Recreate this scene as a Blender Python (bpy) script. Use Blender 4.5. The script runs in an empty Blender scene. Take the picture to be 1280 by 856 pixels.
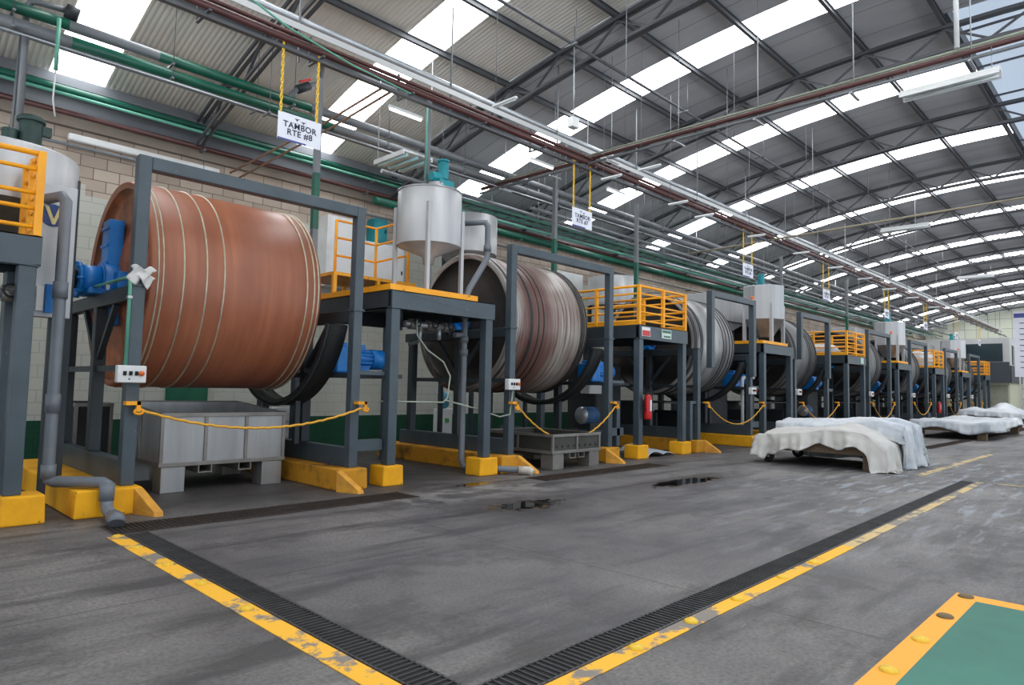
import bpy, bmesh, math, random
from mathutils import Vector, Matrix
random.seed(7)
S = bpy.context.scene
COL = S.collection
PI = math.pi

# ------------------------------------------------------------------ helpers
def lin(c):
    return tuple((v / 12.92 if v <= .04045 else ((v + .055) / 1.055) ** 2.4) for v in (x / 255 for x in c)) + (1.0,)

class MB:
    """collects shapes, then links them as ONE mesh object"""
    def __init__(s):
        s.v = []; s.f = []; s.m = []; s.s = []
    def add(s, vs, fs, m=0, sm=False):
        o = len(s.v); s.v += [tuple(p) for p in vs]
        for f in fs:
            s.f.append([i + o for i in f]); s.m.append(m); s.s.append(sm)
        return s
    def box(s, x0, y0, z0, x1, y1, z1, m=0):
        v = [(x0,y0,z0),(x1,y0,z0),(x1,y1,z0),(x0,y1,z0),(x0,y0,z1),(x1,y0,z1),(x1,y1,z1),(x0,y1,z1)]
        return s.add(v, [(0,3,2,1),(4,5,6,7),(0,1,5,4),(1,2,6,5),(2,3,7,6),(3,0,4,7)], m)
    def bar(s, a, b, w, h, m=0, up=(0,0,1)):
        a = Vector(a); b = Vector(b); d = (b - a).normalized(); u = Vector(up)
        if abs(d.dot(u)) > .98: u = Vector((0,1,0))
        r = d.cross(u).normalized(); u = r.cross(d).normalized()
        v = []
        for p in (a, b):
            for i, j in ((-1,-1),(1,-1),(1,1),(-1,1)):
                v.append(p + r * (i * w / 2) + u * (j * h / 2))
        return s.add(v, [(0,1,2,3),(7,6,5,4),(0,4,5,1),(1,5,6,2),(2,6,7,3),(3,7,4,0)], m)
    def tube(s, pts, r, n=10, m=0, closed=False, caps=True):
        P = [Vector(p) for p in pts]; k = len(P); rings = []
        prev = None
        for i, p in enumerate(P):
            if closed: t = P[(i + 1) % k] - P[i - 1]
            elif i == 0: t = P[1] - p
            elif i == k - 1: t = p - P[-2]
            else: t = (P[i + 1] - p).normalized() + (p - P[i - 1]).normalized()
            t = t.normalized() if t.length > 1e-9 else Vector((1,0,0))
            if prev is None:
                u = Vector((0,0,1)) if abs(t.z) < .9 else Vector((0,1,0))
            else: u = prev
            u = (u - t * u.dot(t))
            u = u.normalized() if u.length > 1e-6 else t.orthogonal().normalized()
            prev = u; w = t.cross(u)
            rr = r[i] if isinstance(r, (list, tuple)) else r
            rings.append([p + (u * math.cos(2*PI*j/n) + w * math.sin(2*PI*j/n)) * rr for j in range(n)])
        v = [q for g in rings for q in g]; f = []
        for i in range(k if closed else k - 1):
            a, b = i * n, ((i + 1) % k) * n
            for j in range(n):
                j2 = (j + 1) % n; f.append((a + j, a + j2, b + j2, b + j))
        s.add(v, f, m, n > 5)
        if caps and not closed:
            s.add(rings[0], [tuple(range(n - 1, -1, -1))], m); s.add(rings[-1], [tuple(range(n))], m)
        return s
    def lathe(s, prof, c=(0,0,0), ax='z', n=40, m=0, sm=True, a0=0., a1=2*PI):
        full = abs(a1 - a0 - 2*PI) < 1e-6; k = n if full else n + 1
        v = []
        for r, h in prof:
            for j in range(k):
                a = a0 + (a1 - a0) * j / n; x, y = r * math.cos(a), r * math.sin(a)
                if ax == 'z': p = (c[0] + x, c[1] + y, c[2] + h)
                elif ax == 'x': p = (c[0] + h, c[1] + x, c[2] + y)
                else: p = (c[0] + y, c[1] + h, c[2] + x)
                v.append(p)
        f = []
        for i in range(len(prof) - 1):
            for j in range(n):
                j2 = (j + 1) % k; f.append((i*k + j, i*k + j2, (i+1)*k + j2, (i+1)*k + j))
        return s.add(v, f, m, sm)
    def cyl(s, c, r, h0, h1, ax='z', n=24, m=0):
        s.lathe([(r, h0), (r, h1)], c, ax, n, m)
        return s.lathe([(1e-4, h0), (r, h0)], c, ax, n, m, False).lathe([(r, h1), (1e-4, h1)], c, ax, n, m, False)
    def prism(s, poly, y0, y1, m=0, ax='y'):
        """poly of (x,z) pushed along y, or (y,z) along x, or (x,y) along z"""
        def P(a, b, t): return (a, t, b) if ax == 'y' else ((t, a, b) if ax == 'x' else (a, b, t))
        n = len(poly); v = [P(a, b, y0) for a, b in poly] + [P(a, b, y1) for a, b in poly]
        f = [tuple(range(n)), tuple(range(2*n - 1, n - 1, -1))] + [(i, i + n, (i + 1) % n + n, (i + 1) % n) for i in range(n)]
        return s.add(v, f, m)
    def build(s, name, mats, parent=None, bevel=0, label=None):
        if not isinstance(mats, (list, tuple)): mats = [mats]
        b = rootbase(parent)
        me = bpy.data.meshes.new(name)
        me.from_pydata([(p[0] - b[0], p[1] - b[1], p[2] - b[2]) for p in s.v], [], s.f)
        for mm in mats: me.materials.append(mm)
        me.polygons.foreach_set('material_index', s.m); me.polygons.foreach_set('use_smooth', s.s)
        bm = bmesh.new(); bm.from_mesh(me); bmesh.ops.remove_doubles(bm, verts=bm.verts, dist=1e-5)
        bmesh.ops.recalc_face_normals(bm, faces=bm.faces); bm.to_mesh(me); bm.free()
        o = bpy.data.objects.new(name, me); COL.objects.link(o)
        if parent: o.parent = parent
        if bevel:
            d = o.modifiers.new('Bevel', 'BEVEL'); d.width = bevel; d.segments = 2; d.limit_method = 'ANGLE'; d.angle_limit = .7
        if label: o['label'] = label
        return o

def rootbase(o):
    if o is None: return (0, 0, 0)
    while o.parent: o = o.parent
    return tuple(o.location)

def thing(name, label, cat, loc, group=None):
    o = bpy.data.objects.new(name, None); COL.objects.link(o); o.location = loc; o.empty_display_size = .1
    o['label'] = label; o['category'] = cat
    if group: o['group'] = group
    return o
def repeat_part(name, mat, parent, mb, offs):
    o = mb.build(name, mat, parent); b = Vector(o.location)
    for k, d in enumerate(offs):
        c = o if k == 0 else o.copy()
        if k: COL.objects.link(c); c.parent = parent
        c.location = b + Vector(d)
def tag(o, label, cat, group=None, kind=None):
    o['label'] = label; o['category'] = cat
    if group: o['group'] = group
    if kind: o['kind'] = kind
    return o
def struct(o, label=None, cat=None, group=None):
    o['kind'] = 'structure'
    if label: o['label'] = label
    if cat: o['category'] = cat
    if group: o['group'] = group
    return o
def lettering(cu, parent, loc):
    o = bpy.data.objects.new('lettering', cu); COL.objects.link(o)
    me = bpy.data.meshes.new_from_object(o.evaluated_get(bpy.context.evaluated_depsgraph_get()))
    bpy.data.objects.remove(o); me.name = 'lettering'
    o = bpy.data.objects.new('lettering', me); COL.objects.link(o); o.parent = parent; o.location = loc; o.rotation_euler = (PI / 2, 0, 0)
    return o
def dup(root, loc, label, group=None):
    r = root.copy(); COL.objects.link(r); r.location = loc; r['label'] = label
    if group: r['group'] = group
    for ch in list(root.children):
        c = ch.copy(); COL.objects.link(c); c.parent = r
        for g in list(ch.children):
            d = g.copy(); COL.objects.link(d); d.parent = c
    return r

# ------------------------------------------------------------------ materials
def newmat(name):
    m = bpy.data.materials.new(name); m.use_nodes = True
    nt = m.node_tree; b = nt.nodes['Principled BSDF']
    return m, nt, b
def N(nt, t, **k):
    n = nt.nodes.new(t)
    for a, v in k.items(): setattr(n, a, v)
    return n
def L(nt, a, b): nt.links.new(a, b)
def mathn(nt, op, a, b=None, clamp=False):
    n = N(nt, 'ShaderNodeMath', operation=op); n.use_clamp = clamp
    for i, x in enumerate((a, b)):
        if x is None: continue
        if isinstance(x, (int, float)): n.inputs[i].default_value = x
        else: L(nt, x, n.inputs[i])
    return n.outputs[0]
def mixc(nt, f, a, b, mode='MIX'):
    n = N(nt, 'ShaderNodeMix', data_type='RGBA', blend_type=mode)
    if isinstance(f, (int, float)): n.inputs[0].default_value = f
    else: L(nt, f, n.inputs[0])
    for i, x in ((6, a), (7, b)):
        if isinstance(x, tuple): n.inputs[i].default_value = x
        else: L(nt, x, n.inputs[i])
    return n.outputs[2]
def noise(nt, vec, scale, detail=4, rough=.55):
    n = N(nt, 'ShaderNodeTexNoise'); n.inputs['Scale'].default_value = scale
    n.inputs['Detail'].default_value = detail; n.inputs['Roughness'].default_value = rough
    if vec is not None: L(nt, vec, n.inputs['Vector'])
    return n.outputs[0]
def ramp(nt, x, a, b, ca=(0,0,0,1), cb=(1,1,1,1)):
    n = N(nt, 'ShaderNodeMapRange'); n.inputs[1].default_value = a; n.inputs[2].default_value = b
    L(nt, x, n.inputs[0]); return n.outputs[0]
def mapping(nt, scale=(1,1,1), rot=(0,0,0), src='Object'):
    t = N(nt, 'ShaderNodeTexCoord'); m = N(nt, 'ShaderNodeMapping')
    m.inputs['Scale'].default_value = scale; m.inputs['Rotation'].default_value = rot
    L(nt, t.outputs[src], m.inputs[0]); return m.outputs[0]

def paint(name, c, c2=None, rough=.5, metal=0., scale=3., amt=.5, bump=0., chip=None, stretch=(1,1,1)):
    """painted or bare surface, blotchy between two colours, with chips of a third"""
    m, nt, b = newmat(name)
    v = mapping(nt, stretch)
    base = lin(c); c2 = lin(c2) if c2 else tuple(x * .72 for x in base[:3]) + (1,)
    f = ramp(nt, noise(nt, v, scale, 6), .62 - .3 * amt, .62 + .3 * amt)
    col = mixc(nt, f, base, c2)
    if chip:
        g = ramp(nt, noise(nt, v, scale * 4.3, 8, .7), .64, .68)
        col = mixc(nt, g, col, lin(chip))
    L(nt, col, b.inputs['Base Color'])
    b.inputs['Roughness'].default_value = rough; b.inputs['Metallic'].default_value = metal
    if bump:
        bn = N(nt, 'ShaderNodeBump'); bn.inputs['Strength'].default_value = bump; bn.inputs['Distance'].default_value = .02
        L(nt, noise(nt, v, scale * 6, 6), bn.inputs['Height']); L(nt, bn.outputs[0], b.inputs['Normal'])
    return m
def emit(name, c, strength, rough=.5):
    m, nt, b = newmat(name); b.inputs['Base Color'].default_value = lin(c)
    b.inputs['Emission Color'].default_value = lin(c); b.inputs['Emission Strength'].default_value = strength
    b.inputs['Roughness'].default_value = rough
    return m

STEEL = paint('steel_paint', (70,83,92), (55,66,74), .42, 0, 2.2, .8, .05, (120,124,126))
STEEL2 = paint('steel_paint_shaded', (48,58,65), (36,43,48), .5, 0, 2.5, .8, .05)  # steel colour darkened to put shade into rear, side and under members
YEL = paint('yellow_paint', (252,172,22), (232,150,14), .45, 0, 2., .6, 0, (150,108,40))
YELC = paint('yellow_concrete', (250,180,18), (214,146,20), .75, 0, 2.4, .7, .25, (120,92,48))
YELD = paint('yellow_concrete_dirty', (206,144,30), (70,54,32), .8, 0, 2.2, .35, .3, (60,46,30))
YELW = paint('yellow_concrete_worn', (226,162,52), (170,120,60), .75, 0, 6., 1., .3, (120,90,56))
YROPE = paint('yellow_rope', (236,176,50), (190,140,60), .7, 0, 60., .8)
YCHAIN = paint('yellow_chain', (246,200,40), (200,160,40), .5, 0, 20., .6)
PVC = paint('grey_pvc', (112,118,126), (92,98,106), .45, 0, 2., .6)
PIPEG = paint('grey_pipe', (122,126,130), (88,92,96), .45, .2, 1.2, .9)
GREENP = paint('green_pipe', (14,92,72), (10,66,54), .35, 0, 1.4, .7)
MINT = paint('mint_pipe', (92,160,138), (72,130,112), .45, 0, 3., .5)
MAROON = paint('maroon_pipe', (90,50,48), (58,40,40), .4, 0, 2., .9)
GALV = paint('galvanised', (182,186,190), (140,146,152), .35, .55, 1.6, .9)
STAIN = paint('stainless_steel', (176,178,180), (138,140,142), .36, .6, 1.4, .9, .03, None, (3,3,.4))
BINDK = paint('dark_bin_sheet', (84,84,80), (58,58,56), .55, .4, 2.4, 1., .05)
STAIND = paint('stainless_dirty', (150,148,144), (98,94,90), .45, .5, 2.4, 1., .05)
TANKM = paint('tank_sheet', (190,192,194), (164,166,170), .42, .25, 1.1, .8, 0, None, (5,5,.25))
BLUE = paint('blue_paint', (22,126,208), (16,98,176), .4, 0, 3., .8)
BLUED = paint('blue_paint_dusty', (52,98,146), (40,70,104), .55, 0, 4., .8)
TEAL = paint('teal_paint', (22,140,150), (14,104,116), .45, 0, 3., .7)
DGREEN = paint('dark_green_motor', (40,66,60), (24,40,38), .5, 0, 5., .8)
BLACK = paint('black_guard', (30,33,34), (20,22,22), .55, 0, 3., .8, .1, (70,72,72))
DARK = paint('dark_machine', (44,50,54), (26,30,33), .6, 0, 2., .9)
WHITE = paint('white_enamel', (226,228,228), (204,206,206), .4, 0, 2., .6)
SIGNW = paint('sign_white', (226,228,238), (214,217,230), .5, 0, 3., .5)
NAVY = paint('navy_print', (26,30,66), (22,26,56), .6)
NAVYB = paint('navy_band', (74,84,150), (64,74,140), .6)
RED = paint('red_paint', (206,30,34), (170,20,26), .35, 0, 4., .5)
ORANGE = paint('orange_button', (226,110,40), (200,90,30), .4)
RUBBER = paint('black_rubber', (28,28,28), (20,20,20), .8)
WOOD = paint('weathered_wood', (122,104,84), (88,74,60), .85, 0, 3., .9, .3, None, (1,8,8))
TAPE = paint('white_tape', (216,212,204), (180,170,160), .7, 0, 8., .8, .2)
CLOTH = paint('white_rag', (214,214,212), (180,176,170), .85, 0, 5., .8, .2)
CREAM = paint('cream_paint', (206,208,186), (190,192,170), .7, 0, .8, .6)
OFFW = paint('office_white', (196,198,198), (184,186,186), .7, 0, .3, .6)
OFFD = paint('office_slate', (66,72,82), (58,64,74), .6, 0, .3, .6)
GLASSD = paint('dark_window_glass', (46,62,70), (36,50,58), .08, 0, .4, .6)
CONC = paint('raw_concrete', (140,130,118), (108,100,92), .85, 0, 1.5, .9, .3)
FASCIA = paint('grey_fascia', (116,120,126), (92,96,102), .5, .1, .6, .9)
ROOFST = paint('roof_steel', (84,86,90), (66,68,72), .5, .1, 1.5, .8, 0, (104,74,60))
TUBE = emit('lamp_tube', (255,255,255), 4.0)
TUBEOFF = paint('lamp_tube_unlit', (222,230,232), (206,218,222), .3)
CYANT = paint('pale_cyan_tube', (168,210,214), (190,220,222), .3)

def sky_panel(name, c, st):
    m, nt, b = newmat(name)
    b.inputs['Base Color'].default_value = (.6,.6,.6,1); b.inputs['Roughness'].default_value = .5
    b.inputs['Emission Color'].default_value = lin(c); b.inputs['Emission Strength'].default_value = st
    return m
SKYL = sky_panel('skylight_sheet', (250,252,255), 6.6)
SKYB = sky_panel('ridge_sheet', (186,206,230), .6)

def drum_mat(name, cols, rough, metal=0., soft=.3):
    """circumferential streaks left by the slurry: colour varies along the drum axis"""
    m, nt, b = newmat(name)
    v = mapping(nt, (7, soft, soft)); v2 = mapping(nt, (1.1, .5, .5))
    a = ramp(nt, noise(nt, v, 1.6, 6, .6), .36, .66); c = ramp(nt, noise(nt, v2, 1.2, 3), .4, .62)
    col = mixc(nt, a, lin(cols[0]), lin(cols[1])); col = mixc(nt, mathn(nt, 'MULTIPLY', c, .8), col, lin(cols[2]))
    L(nt, col, b.inputs['Base Color']); b.inputs['Roughness'].default_value = rough; b.inputs['Metallic'].default_value = metal
    return m
RUST = drum_mat('drum_rust_rubber', ((168,104,74),(150,88,62),(138,82,60)), .42)
BROWNS = drum_mat('drum_brown_streaked', ((86,58,54),(118,84,76),(104,70,62)), .38, .1)
nt = BROWNS.node_tree; b = nt.nodes['Principled BSDF']; old = b.inputs['Base Color'].links[0].from_socket
tcx = N(nt, 'ShaderNodeTexCoord'); spx = N(nt, 'ShaderNodeSeparateXYZ'); L(nt, tcx.outputs['Object'], spx.inputs[0])
k = mathn(nt, 'MULTIPLY', mathn(nt, 'MAXIMUM', ramp(nt, spx.outputs[0], -.15, .45), ramp(nt, spx.outputs[0], -.72, -.95)), ramp(nt, noise(nt, mapping(nt, (9, .5, .5)), 1.6, 6, .6), .38, .6))
L(nt, mixc(nt, k, old, lin((168,164,156))), b.inputs['Base Color'])
GREYS = drum_mat('drum_grey_streaked', ((150,152,152),(92,94,96),(190,190,188)), .34, .3)
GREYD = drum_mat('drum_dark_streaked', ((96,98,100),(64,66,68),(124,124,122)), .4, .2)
CAPR = drum_mat('drum_end_rust', ((196,112,62),(140,80,50),(104,64,46)), .5, 0, 3.)
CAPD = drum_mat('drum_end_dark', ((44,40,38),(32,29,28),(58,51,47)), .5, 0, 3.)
HOOP = paint('steel_hoop', (196,186,164), (150,140,120), .35, .4, 6., .7)
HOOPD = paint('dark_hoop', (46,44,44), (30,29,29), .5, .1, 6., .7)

# floor: worn concrete with saw-cut joints, dried slurry and puddles
def floor_mat():
    m, nt, b = newmat('concrete_floor')
    tc = N(nt, 'ShaderNodeTexCoord'); P = tc.outputs['Object']
    sep = N(nt, 'ShaderNodeSeparateXYZ'); L(nt, P, sep.inputs[0]); X, Y = sep.outputs[0], sep.outputs[1]
    big = noise(nt, P, .55, 6, .6); mid = noise(nt, P, 2.3, 8, .62); fine = noise(nt, P, 34., 6, .7)
    st = N(nt, 'ShaderNodeMapping'); st.inputs['Scale'].default_value = (.35, 2.2, 1); st.inputs['Rotation'].default_value = (0, 0, .55); L(nt, P, st.inputs[0])
    streak = noise(nt, st.outputs[0], 1.1, 7, .62)
    col = mixc(nt, ramp(nt, big, .36, .66), lin((132,129,127)), lin((80,79,82)))
    col = mixc(nt, mathn(nt, 'MULTIPLY', ramp(nt, mid, .5, .74), .55), col, lin((134,130,126)))
    col = mixc(nt, mathn(nt, 'MULTIPLY', ramp(nt, streak, .5, .64), .8), col, lin((56,55,57)))
    blot = noise(nt, P, 1.15, 9, .7)
    col = mixc(nt, mathn(nt, 'MULTIPLY', ramp(nt, blot, .53, .6), .55), col, lin((62,60,60)))
    sc = N(nt, 'ShaderNodeMapping'); sc.inputs['Scale'].default_value = (.5, 5.5, 1); sc.inputs['Rotation'].default_value = (0, 0, -.3); L(nt, P, sc.inputs[0])
    col = mixc(nt, mathn(nt, 'MULTIPLY', ramp(nt, noise(nt, sc.outputs[0], 1.8, 8, .7), .64, .7), .4), col, lin((168,164,160)))
    col = mixc(nt, mathn(nt, 'MULTIPLY', ramp(nt, fine, .42, .7), .7), col, lin((50,48,48)))
    def ell(cx, cy, rx, ry, wob=.5, sc=1.4):
        a = mathn(nt, 'DIVIDE', mathn(nt, 'SUBTRACT', X, cx), rx); c = mathn(nt, 'DIVIDE', mathn(nt, 'SUBTRACT', Y, cy), ry)
        d = mathn(nt, 'SQRT', mathn(nt, 'ADD', mathn(nt, 'MULTIPLY', a, a), mathn(nt, 'MULTIPLY', c, c)))
        return mathn(nt, 'ADD', d, mathn(nt, 'MULTIPLY', mathn(nt, 'SUBTRACT', noise(nt, P, sc, 6, .65), .5), wob * 3))
    # dried pale slurry dragged over the floor in the middle distance
    pale = mathn(nt, 'MULTIPLY', ramp(nt, ell(14.5, 3.0, 8, 3.4, .5, .4), 1.1, .5), ramp(nt, noise(nt, st.outputs[0], 2.4, 7, .66), .53, .62))
    col = mixc(nt, mathn(nt, 'MULTIPLY', pale, .6), col, lin((158,166,176)))
    pal2 = mathn(nt, 'MULTIPLY', ramp(nt, ell(7.4, 7.6, 2.2, .8, .5, .8), 1.1, .6), ramp(nt, mid, .47, .56))
    col = mixc(nt, mathn(nt, 'MULTIPLY', pal2, .55), col, lin((168,164,158)))
    # damp patch with coarse grain in the bay
    damp = ramp(nt, ell(7.2, 5.2, 5.2, 3.0, .45, .7), 1.1, .7)
    col = mixc(nt, mathn(nt, 'MULTIPLY', damp, .38), col, lin((68,68,75)))
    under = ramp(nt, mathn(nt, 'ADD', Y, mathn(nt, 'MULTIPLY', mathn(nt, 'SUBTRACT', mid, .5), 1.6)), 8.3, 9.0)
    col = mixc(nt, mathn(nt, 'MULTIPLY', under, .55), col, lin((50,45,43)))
    wet = [ell(6.9, 6.4, .62, .3, .8, 7.), ell(10.9, 6.25, 1.1, .25, .6, 4.), ell(7.6, 8.3, .35, .12, .5, 3.2)]
    w = None; halo = None
    for e in wet:
        k = ramp(nt, e, .98, .82); h = ramp(nt, e, 2.6, .9)
        w = k if w is None else mathn(nt, 'MAXIMUM', w, k); halo = h if halo is None else mathn(nt, 'MAXIMUM', halo, h)
    col = mixc(nt, mathn(nt, 'MULTIPLY', halo, .5), col, lin((46,44,46)))
    col = mixc(nt, w, col, lin((26,25,25)))
    # saw-cut joints across the hall and along it
    jn = None
    for src, vals in ((X, (-.2, 5.0, 10.2, 15.55, 20.7, 26.0, 31.3)), (Y, (-1.6, 5.4))):
        for c in vals:
            d = mathn(nt, 'ABSOLUTE', mathn(nt, 'SUBTRACT', mathn(nt, 'ADD', src, mathn(nt, 'MULTIPLY', mathn(nt, 'SUBTRACT', mid, .5), .03)), c))
            k = ramp(nt, d, .012, .004); jn = k if jn is None else mathn(nt, 'MAXIMUM', jn, k)
    col = mixc(nt, mathn(nt, 'MULTIPLY', jn, .7), col, lin((40,38,38)))
    L(nt, col, b.inputs['Base Color'])
    r = mathn(nt, 'ADD', mathn(nt, 'MULTIPLY', mid, .3), .42)
    r = mathn(nt, 'SUBTRACT', r, mathn(nt, 'MULTIPLY', halo, .2)); r = mathn(nt, 'SUBTRACT', r, mathn(nt, 'MULTIPLY', w, .6), True)
    L(nt, mathn(nt, 'MAXIMUM', r, .03), b.inputs['Roughness'])
    bn = N(nt, 'ShaderNodeBump'); bn.inputs['Strength'].default_value = .25; bn.inputs['Distance'].default_value = .01
    h = mathn(nt, 'MULTIPLY', mathn(nt, 'ADD', fine, mid), mathn(nt, 'SUBTRACT', 1., w)); L(nt, h, bn.inputs['Height']); L(nt, bn.outputs[0], b.inputs['Normal'])
    return m
FLOOR = floor_mat()

def wall_mat():
    m, nt, b = newmat('block_wall')
    tc = N(nt, 'ShaderNodeTexCoord'); sep = N(nt, 'ShaderNodeSeparateXYZ'); L(nt, tc.outputs['Object'], sep.inputs[0])
    cb = N(nt, 'ShaderNodeCombineXYZ'); L(nt, sep.outputs[0], cb.inputs[0]); L(nt, sep.outputs[2], cb.inputs[1])
    br = N(nt, 'ShaderNodeTexBrick'); br.inputs['Scale'].default_value = 1.; br.inputs['Brick Width'].default_value = .46; br.inputs['Row Height'].default_value = .23
    br.inputs['Mortar Size'].default_value = .009; br.inputs['Mortar Smooth'].default_value = .3
    br.inputs['Color1'].default_value = lin((196,182,166)); br.inputs['Color2'].default_value = lin((176,160,146)); br.inputs['Mortar'].default_value = lin((112,102,92))
    L(nt, cb.outputs[0], br.inputs['Vector'])
    n = noise(nt, cb.outputs[0], 1.2, 6, .65)
    col = mixc(nt, mathn(nt, 'MULTIPLY', ramp(nt, n, .45, .75), .5), br.outputs[0], lin((150,136,124)))
    z = sep.outputs[2]
    white = mixc(nt, mathn(nt, 'MULTIPLY', br.outputs[1], .3), lin((194,196,186)), lin((112,112,102)))
    white = mixc(nt, mathn(nt, 'MULTIPLY', ramp(nt, n, .5, .8), .25), white, lin((176,172,150)))
    green = mixc(nt, mathn(nt, 'MULTIPLY', br.outputs[1], .3), lin((14,72,50)), lin((10,42,32)))
    # white paint stops at uneven heights along the wall
    st = N(nt, 'ShaderNodeTexWhiteNoise', noise_dimensions='1D'); L(nt, mathn(nt, 'FLOOR', mathn(nt, 'MULTIPLY', sep.outputs[0], .3)), st.inputs['W'])
    lim = mathn(nt, 'ADD', mathn(nt, 'MULTIPLY', st.outputs[0], .5), 5.1)
    col = mixc(nt, mathn(nt, 'LESS_THAN', z, lim), col, white)
    col = mixc(nt, mathn(nt, 'LESS_THAN', z, .82), col, green)
    L(nt, col, b.inputs['Base Color']); b.inputs['Roughness'].default_value = .85
    bn = N(nt, 'ShaderNodeBump'); bn.inputs['Strength'].default_value = .5; bn.inputs['Distance'].default_value = .02; bn.invert = True
    L(nt, br.outputs[1], bn.inputs['Height']); L(nt, bn.outputs[0], b.inputs['Normal'])
    return m
WALL = wall_mat()

def grid_wall_mat():
    m, nt, b = newmat('panel_wall')
    tc = N(nt, 'ShaderNodeTexCoord'); sep = N(nt, 'ShaderNodeSeparateXYZ'); L(nt, tc.outputs['Object'], sep.inputs[0])
    cb = N(nt, 'ShaderNodeCombineXYZ'); L(nt, sep.outputs[1], cb.inputs[0]); L(nt, sep.outputs[2], cb.inputs[1])
    br = N(nt, 'ShaderNodeTexBrick'); br.offset = 0; br.inputs['Scale'].default_value = 1.; br.inputs['Brick Width'].default_value = .8; br.inputs['Row Height'].default_value = .8
    br.inputs['Mortar Size'].default_value = .018
    br.inputs['Color1'].default_value = lin((222,224,208)); br.inputs['Color2'].default_value = lin((204,208,190)); br.inputs['Mortar'].default_value = lin((150,150,140))
    L(nt, cb.outputs[0], br.inputs['Vector']); L(nt, br.outputs[0], b.inputs['Base Color']); b.inputs['Roughness'].default_value = .8
    return m
GRIDW = grid_wall_mat()

def sheet_mat(name, c1, c2, seam):
    m, nt, b = newmat(name)
    tc = N(nt, 'ShaderNodeTexCoord'); sep = N(nt, 'ShaderNodeSeparateXYZ'); L(nt, tc.outputs['Object'], sep.inputs[0])
    v = mapping(nt, (1.2, .25, .25))
    col = mixc(nt, ramp(nt, noise(nt, v, 1.3, 6), .35, .7), lin(c1), lin(c2))
    if seam:
        d = mathn(nt, 'ABSOLUTE', mathn(nt, 'SUBTRACT', mathn(nt, 'FRACT', mathn(nt, 'MULTIPLY', sep.outputs[0], 1 / seam)), .5))
        col = mixc(nt, mathn(nt, 'MULTIPLY', ramp(nt, d, .02, .008), .5), col, lin((40,40,42)))
    L(nt, col, b.inputs['Base Color']); b.inputs['Roughness'].default_value = .55; b.inputs['Metallic'].default_value = .1
    return m
CORR = sheet_mat('corrugated_roof_sheet', (236,231,222), (218,214,206), 0)
SMOOTH = sheet_mat('flat_roof_sheet', (192,193,197), (174,175,180), 1.03)

def worn_line(name, c, wear=.5):
    m, nt, b = newmat(name)
    P = mapping(nt); k = ramp(nt, noise(nt, P, 2.2, 8, .68), wear, wear + .05)
    col = mixc(nt, k, lin(c), lin((132,126,118))); L(nt, col, b.inputs['Base Color']); b.inputs['Roughness'].default_value = .7
    return m
LINE = worn_line('floor_line_yellow', (246,184,48), .505)
LINEF = worn_line('floor_line_faded', (206,180,126), .5)
LINEO = worn_line('floor_line_orange', (250,172,60), .75)
GRNP = paint('green_floor_paint', (58,122,106), (44,100,88), .6, 0, 1.6, .8, .05, (112,116,104))

def plastic_mat():
    m, nt, b = newmat('milky_plastic_film')
    v = mapping(nt); f = ramp(nt, noise(nt, v, 1.4, 6, .6), .4, .68)
    L(nt, mixc(nt, f, lin((208,212,216)), lin((164,176,188))), b.inputs['Base Color']); b.inputs['Roughness'].default_value = .32
    return m
FILM = plastic_mat()

# ------------------------------------------------------------------ room shell
RC_Y, RC_Z, RR = 3.09, -27.96, 37.167
def roofz(y, d=0.): return RC_Z + math.sqrt((RR - d) ** 2 - (y - RC_Y) ** 2)
YW = 15.0; XE = 66.0; X0 = -4.0; YR = -9.0
SKY = [(3.03 + 4.98 * k, .46) for k in range(13)]
TRUSS = [5.3 + 5.03 * k for k in range(12)]

mb = MB(); mb.add([(-14,-14,0),(80,-14,0),(80,YW+.3,0),(-14,YW+.3,0)], [(0,1,2,3)]); mb.add([(-14,-14,-.2),(80,-14,-.2),(80,YW+.3,-.2),(-14,YW+.3,-.2)], [(3,2,1,0)])
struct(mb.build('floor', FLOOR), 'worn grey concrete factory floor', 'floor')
mb = MB().box(X0, YW, 0, XE + .3, YW + .3, 6.5)
struct(mb.build('wall_left', WALL), 'block wall painted white and green below, behind the drums', 'wall')
poly = [(YR, 0), (YW, 0)] + [(YW - (YW - YR) * i / 24, roofz(YW - (YW - YR) * i / 24, .02)) for i in range(25)]
struct(MB().prism(poly, XE, XE + .2, 0, 'x').build('wall_back', GRIDW), 'pale panelled end wall under the arched roof', 'wall')
struct(MB().box(X0, YW - .12, 6.42, XE, YW + .3, 6.72).build('trim_1', CONC, None, .01), 'concrete ledge on top of the block wall', 'ledge')
mb = MB().box(X0, YW - .05, 6.72, XE, YW + .3, 7.12).box(X0, YW - .32, 7.12, XE, YW + .02, 7.2).box(X0, YW - .32, 7.2, XE, YW - .29, 7.3)
struct(mb.build('trim_2', FASCIA), 'grey steel gutter beam along the eave', 'beam')

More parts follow.
